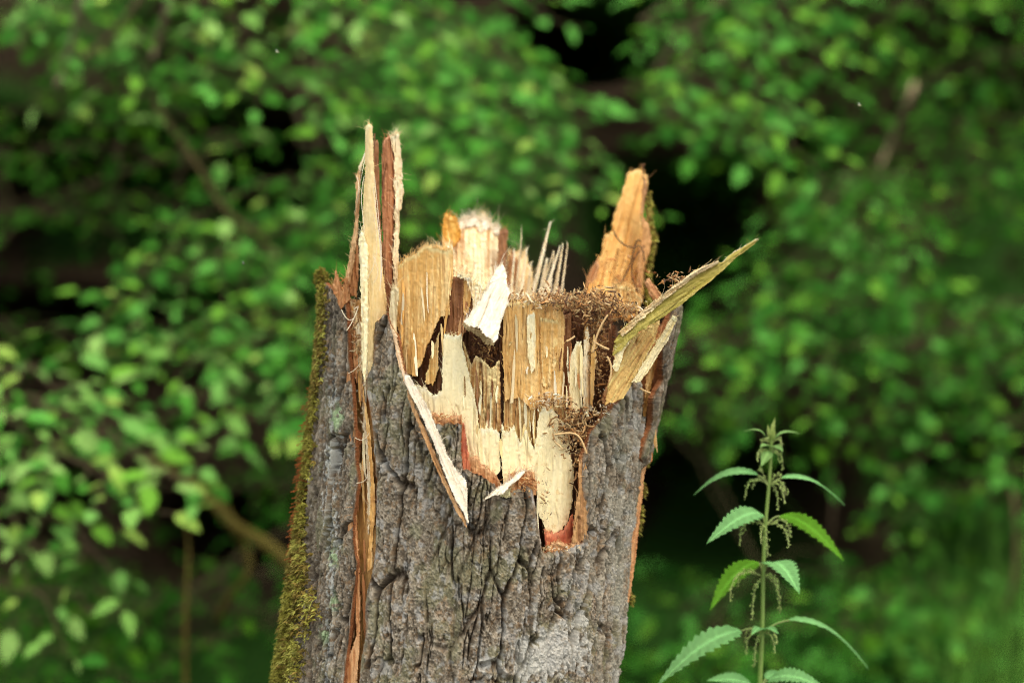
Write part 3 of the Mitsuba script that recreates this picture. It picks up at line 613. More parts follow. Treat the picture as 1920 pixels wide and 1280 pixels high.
wood('torn_end', [(866, 603), (880, 610), (900, 618), (914, 630), (928, 640), (926, 652), (910, 644), (896, 630), (880, 622), (870, 614)], plane(2.232, 900, 620), 0.02, ((0.5, 0.38, 0.18), (0.6, 0.48, 0.26), (0.2, 0.1, 0.04)), BLOCK, jag=5, seed=113, hairs=60)
CHIP = numbered('wood_splinter')
tag(CHIP, 'short frayed white sliver resting on the torn orange bark edge', 'wood splinter', 'loose splinters on the stump')
wood('shaft', [(903, 940), (918, 926), (936, 912), (952, 904), (970, 888), (980, 880), (984, 886), (972, 900), (956, 912), (944, 926), (925, 930)], plane(2.218, 940, 910, 0, -0.0005), 0.006, WHITE, CHIP, jag=3, side=2, grain=52, seed=114, bulge=0.002, hairs=60, step=1.0)
wood('frayed_end', [(936, 924), (946, 916), (958, 918), (960, 928), (950, 934), (938, 932)], plane(2.226, 945, 922), 0.010, ((0.6, 0.55, 0.3), (0.75, 0.7, 0.45), (0.35, 0.25, 0.08)), CHIP, jag=4, grain=30, seed=115, hairs=30)

# ---- torn fibres
parts = []
for p, g, c in hair_from:
    L = rng.gamma(2.0, 0.0026)
    d = unit(np.array([math.sin(g), 0, math.cos(g)]) + rng.normal(0, 0.55, 3) + np.array([0, -0.25, 0]))
    bend = rng.normal(0, 0.5, 3)
    t = np.linspace(0, 1, 4)[:, None]
    pts = p + d * L * (t - 0.12) + bend * L * 0.6 * t ** 2
    v, f = tube(pts, np.array([1.0, 0.8, 0.55, 0.2]) * rng.uniform(0.00018, 0.00042), 3)
    parts.append((v, f, np.clip(np.asarray(c) * rng.uniform(0.8, 1.15), 0, 0.92)))
m, col = join(parts)
add('torn_fibres', m, 'fibre_mat', STUMP, color=col, smooth=False, kind='stuff', label='fine frayed fibres along the torn wood')
# long loose threads beside the tallest splinter, and in the crack
for pts, r in (([(700, 350), (708, 420), (714, 480), (712, 545)], 0.0005), ([(700, 400), (706, 440), (705, 480), (690, 520)], 0.0003), ([(702, 330), (712, 430), (716, 490), (714, 530)], 0.0004),
               ([(683, 330), (678, 380), (682, 420), (680, 450)], 0.00035), ([(700, 480), (708, 510), (700, 530)], 0.0003), ([(664, 400), (673, 360), (668, 330)], 0.0003), ([(684, 300), (676, 340), (668, 380)], 0.0003),
               ([(640, 580), (655, 600), (668, 588)], 0.0005), ([(650, 620), (662, 600), (672, 575)], 0.0005), ([(652, 700), (668, 690), (680, 672)], 0.0004), ([(668, 905), (684, 900), (690, 884)], 0.0004), ([(666, 820), (680, 824), (692, 812)], 0.0004)):
    pp = np.array([P(a, b, 2.262 if a > 672 and b < 560 else (2.33 if b < 420 else 2.27)) for a, b in pts])
    v, f = tube(smooth_path(pp, 14), r, 4)
    add('loose_thread', (v, f), 'fibre_mat', STUMP, color=np.broadcast_to([0.8, 0.72, 0.55], v.shape))

# ---- crumbled rot and shreds
DEB = []


def shreds(px, py, sx, sy, n, depth, size=1.0, tones=None, spread=0.006):
    tones = tones or [(0.30, 0.16, 0.06), (0.48, 0.30, 0.13), (0.62, 0.46, 0.24), (0.16, 0.08, 0.03), (0.08, 0.04, 0.02), (0.40, 0.20, 0.07)]
    for _ in range(n):
        u, v = px + rng.normal() * sx, py + rng.normal() * sy
        D = float(depth(np.array([[u]]), np.array([[v]]))[0, 0]) + rng.normal() * spread
        p = P(u, v, D)
        L = rng.gamma(2.2, 0.0020) * size
        d = unit(rng.normal(0, 1, 3))
        bend = rng.normal(0, 0.35 if rng.random() < 0.7 else 1.0, 3)
        t = np.linspace(-0.5, 0.5, 4)[:, None]
        pts = p + d * L * t + bend * L * 0.7 * t ** 2
        w = L * rng.uniform(0.04, 0.15)
        if rng.random() < 0.35:
            L, w = L * 0.45, L * 0.22
            pts = p + d * L * t
        vv, ff = tube(pts, np.array([0.4, 1, 1, 0.3]) * min(max(w, 0.00022), 0.0011), 4)
        DEB.append((vv, ff, np.array(tones[rng.integers(len(tones))]) * rng.uniform(0.7, 1.3)))


LIGHT = [(0.62, 0.46, 0.24), (0.75, 0.62, 0.4), (0.45, 0.27, 0.11), (0.82, 0.74, 0.56), (0.28, 0.15, 0.06), (0.36, 0.19, 0.07)]
RUST = [(0.45, 0.17, 0.05), (0.55, 0.26, 0.08), (0.34, 0.12, 0.04), (0.65, 0.42, 0.2), (0.2, 0.08, 0.03)]
shreds(1078, 800, 18, 24, 620, cyl(0.010), 1.1)
shreds(1088, 862, 8, 22, 160, cyl(0.014), 1.0)
shreds(1120, 640, 9, 45, 520, cyl(0.026), 1.0)
shreds(1122, 590, 20, 20, 420, cyl(0.024), 1.1)
shreds(1028, 752, 18, 7, 220, cyl(0.014), 0.9, LIGHT)
for a, b, n in ((965, 560, 90), (990, 560, 120), (1015, 562, 160), (1040, 562, 260), (1065, 562, 260), (1085, 566, 260), (1110, 560, 260), (1140, 565, 260), (1170, 580, 220), (1200, 588, 140)):
    shreds(a, b, 12, 9, n, plane(2.262 + max(0, a - 1060) * 0.0005, 0, 0), 1.0, LIGHT if n < 200 else None, 0.015)
shreds(1135, 775, 16, 14, 200, cyl(0.004), 0.9, LIGHT)
shreds(1160, 745, 10, 10, 70, cyl(0.006), 0.8, RUST)
shreds(985, 910, 13, 10, 160, cyl(0.002), 0.8, RUST)
shreds(1050, 1028, 22, 5, 130, cyl(0.002), 0.7, LIGHT)
shreds(1022, 940, 4, 26, 70, cyl(0.004), 0.6, [(0.12, 0.07, 0.03), (0.4, 0.27, 0.12)])
shreds(905, 655, 18, 12, 200, cyl(0.034), 1.0, [(0.10, 0.04, 0.015), (0.2, 0.09, 0.03), (0.05, 0.02, 0.01), (0.4, 0.25, 0.1)])
shreds(665, 640, 6, 26, 130, cyl(0.012), 1.3, LIGHT)
shreds(676, 700, 5, 30, 80, cyl(0.014), 1.2, LIGHT)
shreds(640, 545, 10, 10, 90, cyl(0.012), 0.9, RUST)
shreds(835, 785, 18, 4, 70, cyl(0.004), 0.6, RUST)
shreds(1276, 525, 20, 7, 90, plane(2.262), 1.2, None, 0.006)
shreds(1180, 520, 20, 25, 90, plane(2.48), 1.0, RUST, 0.006)
shreds(1150, 690, 10, 20, 50, cyl(0.014), 0.8)
m, col = join(DEB)
add('rotten_shreds', m, 'fibre_mat', STUMP, color=np.clip(col, 0, 0.9), smooth=False, kind='stuff', label='crumbled rot and shredded wood lodged in the break')
for pts in ([(1150, 432), (1165, 455), (1185, 464), (1200, 462), (1208, 490)], [(1202, 452), (1190, 462), (1180, 500), (1162, 535), (1158, 560)], [(1200, 470), (1185, 500), (1188, 530), (1200, 545)], [(1160, 545), (1178, 538), (1196, 546), (1206, 560)],
            [(1204, 326), (1206, 316), (1203, 310), (1210, 309)]):
    pp = np.array([P(a, b, 2.482) for a, b in pts])
    v, f = tube(smooth_path(pp, 16), 0.0010, 5)
    add('root_thread', (v, f), 'fibre_mat', STUMP, color=np.broadcast_to([0.14, 0.065, 0.025], v.shape))
for pts in ([(1040, 815), (1072, 812), (1088, 822), (1100, 850)], [(1112, 660), (1122, 622), (1140, 590)], [(1138, 668), (1146, 690), (1142, 716)], [(1112, 640), (1130, 650), (1142, 655)], [(1062, 640), (1070, 636), (1078, 630)], [(1200, 728), (1212, 734), (1220, 736)]):
    pp = np.array([P(a, b, 2.232 if a < 1190 else 2.29) for a, b in pts])
    v, f = tube(smooth_path(pp, 14), 0.0011, 5)
    add('loose_thread', (v, f), 'fibre_mat', STUMP, color=np.broadcast_to([0.62, 0.42, 0.2], v.shape))

# ---- moss
MOSS = []


def moss_tuft(p, n, size, tone):
    for _ in range(4):
        d = unit(n + rng.normal(0, 0.55, 3) + np.array([0, 0, 0.25]))
        L = size * rng.uniform(0.6, 1.4)
        s = unit(np.cross(d, rng.normal(0, 1, 3)))
        w = 0.00060 * rng.uniform(0.7, 1.4)
        tip = p + d * L + np.array([0, 0, -0.3 * L])
        mid = p + d * L * 0.6
        v = np.array([p - s * w, p + s * w, mid + s * w * 1.2, mid - s * w * 1.2, tip])
        MOSS.append((v, np.array([[0, 1, 2], [0, 2, 3], [3, 2, 4]]), tone * rng.uniform(0.75, 1.25)))


OL = [np.array(c) for c in ((0.235, 0.215, 0.034), (0.30, 0.285, 0.05), (0.16, 0.13, 0.026), (0.25, 0.18, 0.040), (0.38, 0.37, 0.08))]
n_moss = 0
while n_moss < 13000:
    z = rng.uniform(ZC - 0.42, ZC + 0.065)
    low = np.clip((ZC - 0.05 - z) / 0.36, 0, 1)
    edge = -1.22 + 0.43 * low ** 1.5 + 0.22 * (fbm2(z * 26, 0.0, 1, 4) - 0.5) * 2
    th = rng.uniform(-2.1, edge)
    if rng.random() > sstep(edge + 0.10, edge - 0.28, th) ** 1.5:
        continue
    if float(fbm2(th * 14, z * 40, 3, 3)) < 0.41:
        continue
    lower = np.clip((ZC - 0.32 - z) / 0.6, 0, 1)
    r = R0 + 0.10 * lower ** 2 * (1 + 0.5 * np.cos(3 * th + 1.0)) - 0.001 + 0.010 * sstep(0.1, 1, low) * 0
    n = np.array([math.sin(th), -math.cos(th), 0])
    moss_tuft(ring(np.array(th), np.array(r), np.array(z)) + n * rng.uniform(0, 0.004 + 0.010 * low), n, 0.0046 + 0.003 * low, OL[int(np.clip(fbm2(th * 9, z * 25, 8, 2) * 9 - 2 + rng.normal() * 0.8, 0, 4))])
    n_moss += 1
for _ in range(700):
    z = rng.uniform(ZC - 0.30, ZC - 0.10)
    if fbm2(z * 60, 0.0, 4, 2) < 0.4:
        continue
    th = rng.uniform(1.52, 1.75)
    n = np.array([math.sin(th), -math.cos(th), 0])
    moss_tuft(ring(np.array(th), np.array(R0 + 0.003), np.array(z)), n, 0.005, OL[rng.integers(1, 5)])
for _ in range(420):   # spire edge
    v_ = rng.uniform(360, 580)
    u_ = np.interp(v_, [360, 420, 445, 500, 560], [1213, 1216, 1224, 1214, 1212]) + rng.normal() * 2.5
    moss_tuft(P(u_, v_, 2.50 + rng.uniform(0, 0.02)), np.array([1, -0.2, 0]), 0.005, OL[rng.integers(1, 5)])
for _ in range(160):
    moss_tuft(P(rng.normal(606, 7), rng.normal(528, 10), 2.40), np.array([-0.5, -0.3, 0.8]), 0.006, OL[rng.integers(0, 5)])
m, col = join(MOSS)
add('moss', m, 'moss_mat', STUMP, color=col, smooth=False, kind='stuff', label='olive moss cushion down the left flank and fringing the right edge')
SP = []
for _ in range(260):
    z = ZC - (rng.choice([860, 900, 960, 1000, 770, 1040]) + rng.normal() * 26 - 640) * K * YC
    th = rng.uniform(-1.75, -1.35)
    n = unit(np.array([math.sin(th), -math.cos(th), 0.5]) + rng.normal(0, 0.2, 3))
    p = ring(np.array(th), np.array(R0), np.array(z))
    L = rng.uniform(0.010, 0.019)
    pts = p + n * L * np.linspace(0, 1, 4)[:, None] + np.array([0, 0, -1]) * L * 0.35 * (np.linspace(0, 1, 4)[:, None] ** 3)
    v, f = tube(pts, [0.00022, 0.00022, 0.00022, 0.0007], 3)
    SP.append((v, f, np.array([0.26, 0.075, 0.018])))
m, col = join(SP)
add('moss_capsules', m, 'moss_mat', STUMP, color=col, smooth=False, kind='stuff', label='rust red spore stalks on the moss')


# ------------------------------------------------------------------ leaves of the plants behind
def leaf_mesh(seed, w=0.62, fold=0.12, curl=0.12):
    r = np.random.default_rng(seed)
    t = np.linspace(0, 1, 6)
    half = 0.5 * w * np.sin(np.pi * t ** 0.80) ** 0.85 * (1 - 0.25 * t)
    half[0] = half[-1] = 0.004
    c = curl * r.uniform(-0.3, 1.2)
    z = -c * t ** 2
    rows = []
    for k, s in enumerate((-1, -0.5, 0, 0.5, 1)):
        rows.append(np.stack([t, s * half, z + fold * abs(s) * half * 2 + 0.012 * r.normal(size=6)], 1))
    v = np.stack(rows, 1).reshape(-1, 3)
    i, j = np.meshgrid(np.arange(5), np.arange(4), indexing='ij')
    q = np.stack([i * 5 + j, (i + 1) * 5 + j, (i + 1) * 5 + j + 1, i * 5 + j + 1], -1).reshape(-1, 4)
    return v, np.vstack([q[:, [0, 1, 2]], q[:, [0, 2, 3]]])


TONES = {'fresh': [(0.27, 0.57, 0.12), (0.36, 0.64, 0.17), (0.21, 0.50, 0.11), (0.40, 0.64, 0.12)],
         'mid': [(0.090, 0.33, 0.040), (0.145, 0.47, 0.080), (0.050, 0.21, 0.028), (0.20, 0.49, 0.055)],
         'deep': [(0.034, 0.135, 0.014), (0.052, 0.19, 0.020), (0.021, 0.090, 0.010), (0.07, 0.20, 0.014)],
         'yellow': [(0.40, 0.55, 0.06), (0.44, 0.50, 0.06), (0.42, 0.40, 0.06), (0.36, 0.55, 0.07)]}
for tone, cols in TONES.items():
    for k, c in enumerate(cols):
        v, f = leaf_mesh(100 * k + len(tone), w=0.60 + 0.05 * (k % 3))
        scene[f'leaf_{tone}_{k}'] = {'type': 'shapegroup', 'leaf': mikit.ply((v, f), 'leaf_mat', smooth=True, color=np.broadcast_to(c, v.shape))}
LEAFV = {(tone, k): leaf_mesh(100 * k + len(tone), w=0.60 + 0.05 * (k % 3)) for tone in TONES for k in range(4)}


class Plant:
    def __init__(self, name, label, category, group=None, seed=0):
        self.key = numbered(name)
        tag(self.key, label, category, group)
        self.r = np.random.default_rng(seed)
        self.leaves = []

    def stem(self, pts, r0, r1, color=(0.055, 0.045, 0.02), name='stem', n=14, wob=0.01):
        pp = smooth_path(pts, n)
        pp = pp + wob * (self.r.normal(size=pp.shape)) * np.sin(np.linspace(0, np.pi, n))[:, None]
        v, f = tube(pp, np.linspace(r0, r1, n), 7)
        k = add(name, (v, f), 'twig_mat', self.key, color=np.asarray(color) * (0.7 + 0.6 * self.r.random((len(v), 1))))
        return k

    def leaf(self, p, d, n, L, tone):
        d = unit(d)
        n = unit(n - d * (n @ d))
        b = np.cross(n, d)
        M = np.eye(4)
        M[:3, 0], M[:3, 1], M[:3, 2], M[:3, 3] = d * L, b * L, n * L, p
        self.leaves.append((M, tone, int(self.r.integers(4)), p))

    def spray(self, a, b, width, L=0.044, tone='mid', tilt=24, sag=0.05, gap=0.66, bare=0.05, color=(0.06, 0.045, 0.022), second=None, p2=0.0, drop=0.0, yellow=0.0):
        r = self.r
        a, b = np.asarray(a, float), np.asarray(b, float)
        length = np.linalg.norm(b - a)
        n = max(int(length / (L * 0.85)), 4)
        t = np.linspace(0, 1, n + 1)
        pts = a + (b - a) * t[:, None] + np.array([0, 0, 1.0]) * (sag * np.sin(np.pi * t) - 0.0)[:, None] + 0.012 * r.normal(size=(n + 1, 3)) * np.sin(np.pi * t)[:, None]
        parts = []
        v, f = tube(pts, np.linspace(0.0050, 0.0012, n + 1), 5)
        parts.append((v, f, color))
        axis = unit(b - a)
        tl = math.radians(tilt)
        up = np.array([0, -math.sin(tl), math.cos(tl)])
        nrm = unit(up - axis * (up @ axis) * 0.8)
        side = unit(np.cross(nrm, axis))
        sgn = 1
        for i in range(1, n + 1):
            if t[i] < bare:
                continue
            prof = min(1, (t[i] - bare) / 0.25 + 0.35) * (1.12 - t[i]) ** 0.6
            tw = width * prof * r.uniform(0.6, 1.15)
            sgn = -sgn
            d = unit(axis * r.uniform(0.35, 0.8) + side * sgn + nrm * r.normal() * 0.18 + np.array([0, 0, -drop]))
            m = max(int(tw / (L * gap)), 1)
            tt = np.linspace(0, 1, m + 2)
            tp = pts[i] + d * tw * tt[:, None] + np.array([0, 0, -0.16 * tw]) * (tt ** 2)[:, None] + 0.006 * r.normal(size=(m + 2, 3)) * tt[:, None]
            v, f = tube(tp, np.linspace(0.0020, 0.0008, m + 2), 4)
            parts.append((v, f, color))
            s2 = 1
            for j in range(1, m + 2):
                s2 = -s2
                dd = unit(tp[j] - tp[j - 1])
                ld = dd * (1.2 if j == m + 1 else 0.55) + np.cross(nrm, dd) * s2 * (0.2 if j == m + 1 else 0.9) + r.normal(0, 0.18, 3) + np.array([0, 0, -0.18])
                tn = tone if r.random() > p2 else (second or tone)
                tn = 'yellow' if r.random() < yellow else tn
                self.leaf(tp[j], ld, unit(nrm + r.normal(0, 0.36, 3)), L * r.uniform(0.35, 1.3), tn)
        m, col = join(parts)
        add('branch', m, 'twig_mat', self.key, color=col, smooth=True)

    def done(self, keep=300):
        self.leaves.sort(key=lambda x: x[3][1])
        keep_ = [x for x in self.leaves if True]
        own, rest = keep_[:keep], keep_[keep:]
        for M, tone, k, _ in own:
            key = numbered(self.key + '__leaf')
            scene[key] = {'type': 'instance', 'to_world': T(M), 'shapegroup': {'type': 'ref', 'id': f'leaf_{tone}_{k}'}}
        if rest:
            parts = []
            for M, tone, k, _ in rest:
                v, f = LEAFV[tone, k]
                parts.append((v @ M[:3, :3].T + M[:3, 3], f, TONES[tone][k]))
            m, col = join(parts)
            add('foliage', m, 'leaf_mat', self.key, color=col, kind='stuff')


def bank_point(px, py, into=0.06):
    """where the line of sight of a pixel meets the bank (for rooting stems)"""
    D = 4.8
    for _ in range(12):
        p = P(px, py, D)
        D = 0.5 * D + 0.5 * float(bank_y(p[0], p[2]))
    p = P(px, py, D)
    return p + np.array([0, into, 0])


def q(px, py, D):
    return P(float(px), float(py), D)


def plant(name, label, category, seed, sprays, root, group='beech saplings growing on the bank', stem_r=0.012, **kw):
    """root: pixel where the stem leaves the bank; sprays: (a, b, width, options); each spray's branch joins the stem's end"""
    pl = Plant(name, label, category, group, seed)
    base = bank_point(*root)
    ends = np.array([q(*s[0]) for s in sprays])
    hub = ends.mean(0) * 0.7 + base * 0.3
    pl.stem([base, base * 0.5 + hub * 0.5 + np.array([0, -0.05, 0.06]), hub], stem_r, stem_r * 0.7)
    for s in sprays:
        o = dict(kw)
        o.update(s[3] if len(s) > 3 else {})
        pl.stem([hub, (hub + q(*s[0])) / 2 + np.array([0, 0, 0.03]), q(*s[0])], stem_r * 0.6, 0.005, name='limb', n=8, wob=0.006)
        pl.spray(q(*s[0]), q(*s[1]), s[2], **o)
    pl.done()
    return pl


plant('beech_sapling', 'beech sapling with sparse twiggy sprays in the top left corner', 'sapling', 1,
      [((-120, -40, 4.5), (330, 160, 4.1), 0.24), ((60, -90, 4.4), (480, 70, 4.0), 0.22, dict(tone='fresh')), ((-150, 70, 4.6), (200, 150, 4.3), 0.18, dict(tone='deep')),
       ((180, 60, 4.3), (640, 210, 4.1), 0.28), ((250, -60, 4.3), (720, 60, 4.0), 0.24, dict(second='fresh', p2=0.4)), ((60, 140, 4.5), (420, 270, 4.3), 0.24, dict(tone='deep'))],
      (-60, 40), tone='mid', second='fresh', p2=0.25)
plant('beech_sapling', 'dense green beech sapling across the top centre, its sprays slanting down to the right', 'sapling', 2,
      [((520, -60, 4.4), (980, 120, 4.1), 0.30), ((560, 60, 4.3), (1090, 300, 4.0), 0.34), ((620, 180, 4.3), (1190, 400, 4.0), 0.30), ((560, 270, 4.4), (1000, 440, 4.1), 0.26),
       ((760, -80, 4.5), (1040, 40, 4.2), 0.24), ((700, 60, 4.6), (1050, 190, 4.4), 0.28), ((600, 330, 4.6), (900, 420, 4.3), 0.26)],
      (520, 120), tone='mid', second='fresh', p2=0.15)
plant('beech_sapling', 'bluish green beech sapling hanging over the black hollow at the top right of centre', 'sapling', 3,
      [((1210, -80, 4.5), (1480, 140, 4.2), 0.26), ((1200, 40, 4.4), (1500, 230, 4.1), 0.24), ((1230, 130, 4.4), (1540, 330, 4.1), 0.22), ((1380, -60, 4.6), (1560, 160, 4.4), 0.22),
       ((1250, 210, 4.5), (1470, 310, 4.2), 0.16)],
      (1440, 40), tone='mid')
plant('beech_sapling', 'green beech sapling left of the stump with sprays reaching into the dark hollow', 'sapling', 4,
      [((720, 350, 4.4), (330, 430, 4.1), 0.22), ((700, 440, 4.3), (240, 520, 4.0), 0.26), ((680, 520, 4.2), (200, 590, 3.9), 0.26, dict(sag=0.08)), ((640, 600, 4.2), (250, 690, 3.9), 0.26),
       ((660, 560, 4.4), (420, 560, 4.2), 0.24)],
      (760, 480), tone='mid', second='fresh', p2=0.2)
plant('beech_sapling', 'lighter beech sapling beside the middle of the stump on its left', 'sapling', 5,
      [((700, 640, 4.2), (330, 700, 3.9), 0.24), ((690, 720, 4.1), (300, 790, 3.8), 0.26), ((660, 790, 4.1), (360, 870, 3.8), 0.18), ((520, 660, 4.3), (160, 640, 4.1), 0.20)],
      (740, 720), tone='mid', second='fresh', p2=0.4)
near_pl = plant('beech_sapling', 'nearest beech branch at the lower left with bright yellow green drooping leaves', 'sapling', 6,
      [((-160, 690, 3.9), (230, 800, 3.6), 0.20), ((-160, 730, 3.8), (330, 900, 3.5), 0.16), ((-170, 790, 3.8), (200, 900, 3.5), 0.20), ((-160, 760, 3.8), (380, 920, 3.5), 0.16), ((-170, 840, 3.8), (300, 960, 3.45), 0.20), ((-120, 920, 3.7), (130, 1230, 3.45), 0.10, dict(drop=0.4, gap=1.0)), ((-60, 880, 3.7), (230, 1110, 3.5), 0.12, dict(drop=0.4)),
       ((-170, 900, 3.8), (70, 1030, 3.5), 0.16)],
      (-420, 780), tone='fresh', second='mid', p2=0.3, L=0.050, gap=0.8)
plant('beech_sapling', 'wide beech sapling right of the olive slab with dense dull green leaves', 'sapling', 7,
      [((1700, 330, 4.9), (1460, 430, 4.6), 0.22), ((1720, 420, 4.8), (1400, 560, 4.5), 0.26), ((1700, 500, 4.7), (1310, 650, 4.4), 0.28), ((1680, 560, 4.7), (1260, 730, 4.3), 0.30), ((1720, 640, 4.6), (1350, 800, 4.4), 0.28),
       ((1500, 360, 5.0), (1760, 470, 4.7), 0.26), ((1520, 520, 4.9), (1840, 640, 4.6), 0.26)],
      (1760, 420), tone='mid', second='deep', p2=0.30, L=0.044)
plant('beech_sapling', 'beech sapling at the right edge above the grass, leaves hanging in a curtain', 'sapling', 8,
      [((1960, 560, 5.0), (1640, 720, 4.6), 0.28), ((1980, 660, 4.9), (1600, 820, 4.6), 0.28), ((1980, 780, 4.8), (1660, 900, 4.5), 0.24), ((1980, 880, 4.8), (1640, 1010, 4.6), 0.24), ((1760, 620, 4.8), (1560, 860, 4.7), 0.2)],
      (2040, 640), tone='mid', second='deep', p2=0.5, L=0.044)
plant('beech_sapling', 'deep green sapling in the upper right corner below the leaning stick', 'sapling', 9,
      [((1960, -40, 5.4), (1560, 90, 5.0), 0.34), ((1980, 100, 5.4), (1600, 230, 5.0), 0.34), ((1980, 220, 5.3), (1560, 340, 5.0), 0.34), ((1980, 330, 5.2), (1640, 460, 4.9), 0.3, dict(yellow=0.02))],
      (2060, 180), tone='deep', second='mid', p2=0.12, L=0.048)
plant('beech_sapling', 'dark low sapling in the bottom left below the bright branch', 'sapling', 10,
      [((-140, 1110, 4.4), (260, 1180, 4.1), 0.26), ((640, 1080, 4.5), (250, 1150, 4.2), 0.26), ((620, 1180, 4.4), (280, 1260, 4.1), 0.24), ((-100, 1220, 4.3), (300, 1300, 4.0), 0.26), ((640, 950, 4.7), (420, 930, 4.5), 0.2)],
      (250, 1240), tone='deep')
plant('beech_sapling', 'low sapling behind the nettle, half lost in the shade', 'sapling', 11,
      [((1300, 1240, 4.6), (1640, 1180, 4.3), 0.24), ((1240, 1190, 4.7), (1480, 1260, 4.4), 0.22), ((1820, 1130, 4.7), (1540, 1200, 4.4), 0.24), ((1560, 1040, 4.9), (1760, 1100, 4.7), 0.2), ((1220, 760, 4.9), (1330, 830, 4.7), 0.14), ((1280, 780, 4.9), (1470, 860, 4.7), 0.16)],
      (1500, 1220), tone='mid', second='deep', p2=0.5, stem_r=0.005, L=0.044)

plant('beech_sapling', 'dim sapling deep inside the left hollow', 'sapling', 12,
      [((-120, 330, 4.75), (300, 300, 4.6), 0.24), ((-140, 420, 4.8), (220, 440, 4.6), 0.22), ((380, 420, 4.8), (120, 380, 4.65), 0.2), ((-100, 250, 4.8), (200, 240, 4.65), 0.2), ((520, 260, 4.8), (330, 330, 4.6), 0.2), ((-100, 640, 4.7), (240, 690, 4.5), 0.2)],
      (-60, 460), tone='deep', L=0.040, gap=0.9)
# ------------------------------------------------------------------ ground cover on the bank, as one mass
parts = []
gr = np.random.default_rng(44)
while len(parts) < 7500:
    x, z = gr.uniform(-2.6, 2.6), gr.uniform(0.0, 3.0)
    if len(parts) % 5 == 0:
        x, z = gr.uniform(0.1, 1.6), gr.uniform(0.0, 0.42)
    elif fbm2(x * 1.6, z * 2.0, 31, 3) < 0.42 or any(((x - (a - 960) * K * 4.9) / (w * K * 4.9)) ** 2 + ((z - ZC + (b - 640) * K * 4.9) / (h * K * 4.9)) ** 2 < 1.2 and gr.random() < 0.75 for a, b, w, h, _ in HOLLOWS):
        continue
    if x < 0.35 and len(parts) % 5 and gr.random() < 0.45:
        continue
    y = float(bank_y(np.array(x), np.array(z)))
    nrm = unit(np.array([0, -0.8, 0.6]) + gr.normal(0, 0.35, 3))
    d = unit(gr.normal(0, 1, 3) + np.array([0, -0.3, -0.3]))
    nrm = unit(nrm - d * (nrm @ d))
    Lf = gr.uniform(0.025, 0.055)
    M = np.stack([d, np.cross(nrm, d), nrm], 1) * Lf
    k = int(gr.integers(4))
    low = z < 0.42 and x > 0.1
    v, f = LEAFV['deep', k]
    parts.append((v @ M.T + np.array([x, y - gr.uniform(0.0, 0.16 if low else 0.08), z]), f, np.array(TONES['mid' if low else 'deep'][k]) * gr.uniform(0.4, 1.1)))
m, col = join(parts)
k = add('ivy_cover', m, 'leaf_mat', color=col)
labels[k] = {'kind': 'stuff', 'label': 'dark ivy and small leaves covering the shaded bank', 'category': 'ivy'}


# grass at the bottom right
parts = []
for _ in range(170):
    px, D = gr.uniform(1760, 2050), gr.uniform(4.1, 4.6)
    x = (px - 960) * K * D
    h = gr.uniform(0.30, 0.62)
    base = np.array([x, D, ground_z(x, D) - 0.01])
    lean = gr.normal(0, 0.28, 3)
    t = np.linspace(0, 1, 5)
    pts = base + np.outer(t, [0, 0, h]) + np.outer(t ** 2, lean * h)
    w = 0.0060 * (1 - t * 0.95)
    s = unit(np.array([gr.normal(), gr.normal(), 0]))
    v = np.vstack([pts - s * w[:, None], pts + s * w[:, None]])
    i = np.arange(4)
    f = np.vstack([np.stack([i, i + 5, i + 6], 1), np.stack([i, i + 6, i + 1], 1)])
    parts.append((v, f, np.array([0.13, 0.30, 0.05]) * gr.uniform(0.4, 1.5)))
m, col = join(parts)
k = add('grass', m, 'leaf_mat', color=col)
labels[k] = {'kind': 'stuff', 'label': 'tuft of long blurred grass in the bottom right corner', 'category': 'grass'}


# ------------------------------------------------------------------ bare stems, mossy boughs and hanging roots on the bank
def bare(name, label, category, pts, r0, r1, color, group=None, ends=True):
    k = numbered(name)
    pp = [q(*p) for p in pts]
    if ends:
        pp = [bank_point(pts[0][0], pts[0][1])] + pp
    pp = smooth_path(pp, 24)
    rr = np.linspace(r0, r1, 24) * (1 + 0.25 * (fbm2(np.arange(24) * 0.5, 0.0, len(used), 2) - 0.5))
    v, f = tube(pp, rr, 8)
    scene[k] = mikit.ply((v, f), 'twig_mat', smooth=True, color=np.asarray(color) * (0.65 + 0.7 * fbm2(v[:, 0] * 60, v[:, 2] * 60, 1, 3)[:, None]))
    tag(k, label, category, group)


MOSSY = (0.085, 0.068, 0.012)
bare('mossy_bough', 'mossy brown bough arching down towards the stump in the lower left', 'branch', [(290, 870, 4.2), (380, 920, 4.05), (440, 985, 4.0), (500, 1020, 3.95), (560, 1080, 3.95), (600, 1160, 4.0)], 0.009, 0.014, MOSSY)
bare('mossy_bough', 'short mossy fork hanging below the arching bough', 'branch', [(425, 965, 4.03), (450, 1010, 4.0), (468, 1060, 4.0), (445, 1100, 4.02), (410, 1160, 4.1)], 0.008, 0.007, MOSSY)
bare('mossy_rod', 'upright mossy rod in the bottom left below the bright leaves', 'branch', [(350, 990, 3.7), (352, 1060, 3.7), (347, 1180, 3.7), (349, 1420, 3.75), (352, 1700, 3.78)], 0.002, 0.006, MOSSY, ends=False)
bare('bare_stem', 'pale bare stem slanting in the top left corner', 'stem', [(160, -60, 4.15), (140, 50, 4.1), (105, 160, 4.1)], 0.008, 0.004, (0.17, 0.13, 0.09))
bare('bare_stem', 'thin brown stem crossing the top left, second from the corner', 'stem', [(300, -60, 4.2), (240, 30, 4.15), (150, 110, 4.2)], 0.010, 0.005, (0.15, 0.10, 0.06))
bare('bare_stem', 'curved brown twig hanging at the top left, third from the corner', 'stem', [(330, -40, 4.1), (305, 50, 4.05), (285, 105, 4.05)], 0.010, 0.006, (0.17, 0.12, 0.08))
